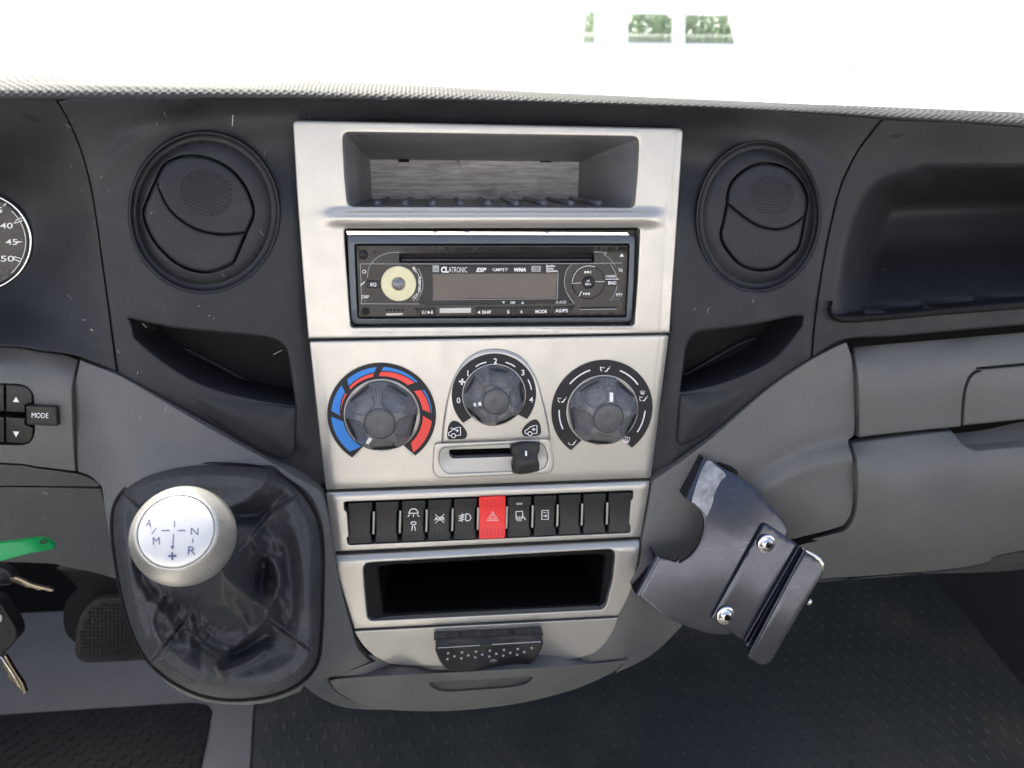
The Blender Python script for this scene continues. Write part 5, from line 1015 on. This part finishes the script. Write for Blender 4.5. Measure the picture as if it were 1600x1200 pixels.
# ================================================================ outside: windscreen, paved yard, parked cars
def WIG(w): return WI(np.asarray(w, float)+np.array([0, 0, GZ]))
WS = MB(); q_ = np.array([[XL+.05, YF+.02, 1.80], [XR-.05, YF+.02, 1.80], [XR-.12, -.16, 2.62], [XL+.12, -.16, 2.62]])
for k in range(4): pass
WS.add(WI(np.concatenate([q_, q_+np.array([0, .004, .004])])), [(0, 1, 2, 3), (7, 6, 5, 4), (0, 4, 5, 1), (1, 5, 6, 2), (2, 6, 7, 3), (3, 7, 4, 0)]); tag(WS.build('windscreen', GLASS, None, smooth=False), 'clear windscreen beyond the grained dash top', 'windscreen')
WB = MB(); tube(WB, WI(np.array([[-.30, YF-.035, 2.005], [-.1, YF-.06, 2.008], [.15, YF-.06, 2.006]])), 5, 8)
g = MB(); g.add(WIG(np.array([[-400, -200, 0], [400, -200, 0], [400, 900, 0], [-400, 900, 0.]])), [(0, 1, 2, 3)]); g.build('yard_ground', CONC, None, smooth=False, kind='structure')
def car(name, x, y, L, label, wins, flip=1):
    """a white van standing side on; wins: (x0, x1) of each side window along it"""
    t = thing(name, WIG((x, y, 0)), label, 'van', 'vans parked across the yard')
    def X(u): return x+flip*u
    prof = [(-L/2, .42), (-L/2+.02, .92), (-L/2+.08, 1.38), (L/2-.95, 1.42), (L/2-.2, 1.10), (L/2, .72), (L/2, .38), (L/2-.45, .30), (-L/2+.3, .30)]
    b = MB(); n = len(prof); ys = (y-.85, y-.80, y+.80, y+.85); V = []
    for k, yy in enumerate(ys):
        s = .96 if k in (0, 3) else 1
        V += [(X(u*s), yy, .65+(h-.65)*s) for u, h in prof]
    fs = [tuple(range(n))[::-1], tuple(range(3*n, 4*n))]
    for k in range(3):
        for i in range(n): fs.append((k*n+i, k*n+(i+1) % n, (k+1)*n+(i+1) % n, (k+1)*n+i))
    b.add(WIG(np.array(V)), fs); b.build('car_body', CARW, t, sharp=30)
    r0, r1 = -L/2+.12, L/2-1.35; b = MB(); V = []
    for yy in (y-.62, y+.62): V += [(X(u), yy, h) for u, h in ((r0, 1.84), (r0+.3, 1.93), (r1-.4, 1.93), (r1, 1.86), (r1, 1.75), (r0, 1.73))]
    b.add(WIG(np.array(V)), [tuple(range(6))[::-1], tuple(range(6, 12))]+[(i, (i+1) % 6, 6+(i+1) % 6, 6+i) for i in range(6)]); b.build('car_roof', CARW, t, smooth=False)
    for yy, yt in ((y-.80, y-.62), (y+.80, y+.62)):
        far = yy > y; W_ = [(wins[0][0]-.1, wins[-1][1]+(1.3 if x > 2 and L < 5 else .6), 0, 0)] if far else wins
        for (w0, w1, sl0, sl1) in W_:
            g_ = MB(); g_.add(WIG(np.array([(X(w0), yy, 1.40), (X(w1), yy, 1.40), (X(w1+sl1), yt, 1.745), (X(w0+sl0), yt, 1.745)])), [(0, 1, 2, 3)]); g_.build('side_window', CGLASS, t, smooth=False)
        ed = [(r0-.12, W_[0][0], r0, W_[0][0]+W_[0][2])]+[(a[1], b_[0], a[1]+a[3], b_[0]+b_[2]) for a, b_ in zip(W_[:-1], W_[1:])]+[(W_[-1][1], r1+.1, W_[-1][1]+W_[-1][3], r1)]
        for e0, e1, t0, t1 in ed:
            g_ = MB(); V = [(X(u), v, h) for v0, v1 in ((0, 0), (.03, .03)) for u, v, h in ((e0, yy-v0, 1.38), (e1, yy-v0, 1.38), (t1, yt-v1, 1.78), (t0, yt-v1, 1.78))]; g_.add(WIG(np.array(V)), [(0, 1, 2, 3), (7, 6, 5, 4), (0, 4, 5, 1), (1, 5, 6, 2), (2, 6, 7, 3), (3, 7, 4, 0)]); g_.build('pillar', CARW, t, smooth=False)
    g_ = MB(); V = [(X(u+du), yy, h) for du in (0, .04) for u, yy, h in ((-L/2+.02, y-.80, 1.34), (-L/2+.02, y+.80, 1.34), (r0-.01, y+.62, 1.86), (r0-.01, y-.62, 1.86))]; g_.add(WIG(np.array(V)), [(0, 1, 2, 3), (7, 6, 5, 4), (0, 4, 5, 1), (1, 5, 6, 2), (2, 6, 7, 3), (3, 7, 4, 0)]); g_.build('rear_door', CARW, t, smooth=False)
    for u in (-L/2+.85, L/2-.85):
        for yy, d in ((y-.86, -1), (y+.86, 1)):
            g_ = MB(); ay = WIG(np.array([0, d*1., 0]))-WIG(np.array([0, 0, 0.])); lathe(g_, WIG(np.array([X(u), yy-d*.27, .31])), ay, [(310, 0), (310, 170), (290, 200), (215, 205), (200, 190)], 28); w_ = g_.build('wheel', TYRE, t, sharp=40)
            g_ = MB(); lathe(g_, WIG(np.array([X(u), yy-d*.27, .31])), ay, [(200, 188), (180, 175), (60, 195), (0, 200)], 24); g_.build('rim', CHROME, w_, sharp=40)
    return t
def road(px, py, d):                           # the spot d metres ahead seen at a photo pixel
    r = ray(np.array(float(px)), np.array(float(py)))@M3.T; c = W(CAM); return c+r*(d-c[1])/r[1]
p = road(1090, 42, 10.6); VX = float(p[0])+1.07; ux = lambda px: float(road(px, 42, 10.6)[0])-VX
car('white_van', VX, 11.4, 6.0, 'overexposed long white van parked across the yard with greenery through its windows', [(ux(912), ux(930), .06, 0), (ux(983), ux(1052), 0, 0), (ux(1073), ux(1152), 0, -.12)])
p2 = road(1345, 56, 7.9)
car('white_van', float(p2[0])+1.75, 8.75, 3.9, 'overexposed white van parked at the far end of the yard with one small rear window', [(-1.75, -1.55, .08, 0)])
LEAF = mat('shrub_leaf', (.27, .38, .17), .6)
BARK = mat('shrub_stem', (.10, .075, .05), .8)
def shrub(x, y, w, h, seed):
    r = random.Random(seed); t = thing('shrub', WIG((x, y, 0)), 'low green shrub behind the parked white van', 'shrub')
    b = MB(); V = []; F = []
    for k in range(8000):
        u = r.uniform(-1, 1); a = r.uniform(-1, 1); hh = h*(1-.35*r.random()**2)*math.sqrt(max(0, 1-.35*u*u)); c = np.array([x+u*w/2, y+a*.25, .12+(hh-.12)*r.random()**.7]); d = np.array([r.gauss(0, 1) for _ in range(3)]); d /= np.linalg.norm(d); e = np.cross(d, [r.gauss(0, 1) for _ in range(3)]); e /= np.linalg.norm(e)+1e-6
        n = len(V); V += [c-d*.06, c+e*.03, c+d*.06, c-e*.03]; F.append((n, n+1, n+2, n+3))
    b.add(WIG(np.array(V)), F); b.build('foliage', LEAF, t, smooth=False)
    for k in range(4):
        xx = x+(k-1.5)*w*.22; tube(MB(), WIG(np.array([[xx, y, 0], [xx+r.uniform(-.1, .1), y, h*.4], [xx+r.uniform(-.15, .15), y, h*.8]])), np.array([22, 14, 6.]), 7).build('stem', BARK, t)
shrub(float(p[0])+.15, 12.7, 3.2, 2.25, 1)

# unseen sunlit building added behind the camera to bounce light onto the dash
WALLM = mat('bounce_wall_render', (.43, .44, .455), .9, grain=.2, gscale=30, mottle=.15, mscale=.8)
wh = thing('bounce_building', WI((0, -11, GZ)), 'unseen long pale rendered block with a grey roller door, added to bounce sunlight onto the dash', 'building')
b = MB(); wbox(b, (-30, -21, GZ), (30, -11, 6.2)); b.build('wall', WALLM, wh, smooth=False)
b = MB(); wbox(b, (-30.4, -21.4, 6.2), (30.4, -10.6, 6.5)); b.build('roof', DGREY, wh, smooth=False)
b = MB()
for k in range(22): wbox(b, (4, -11.02-.03*(k % 2), GZ+.02+k*.19), (9, -10.93, GZ+.20+k*.19))
b.build('roller_door', GREY, wh, smooth=False, kind='stuff')
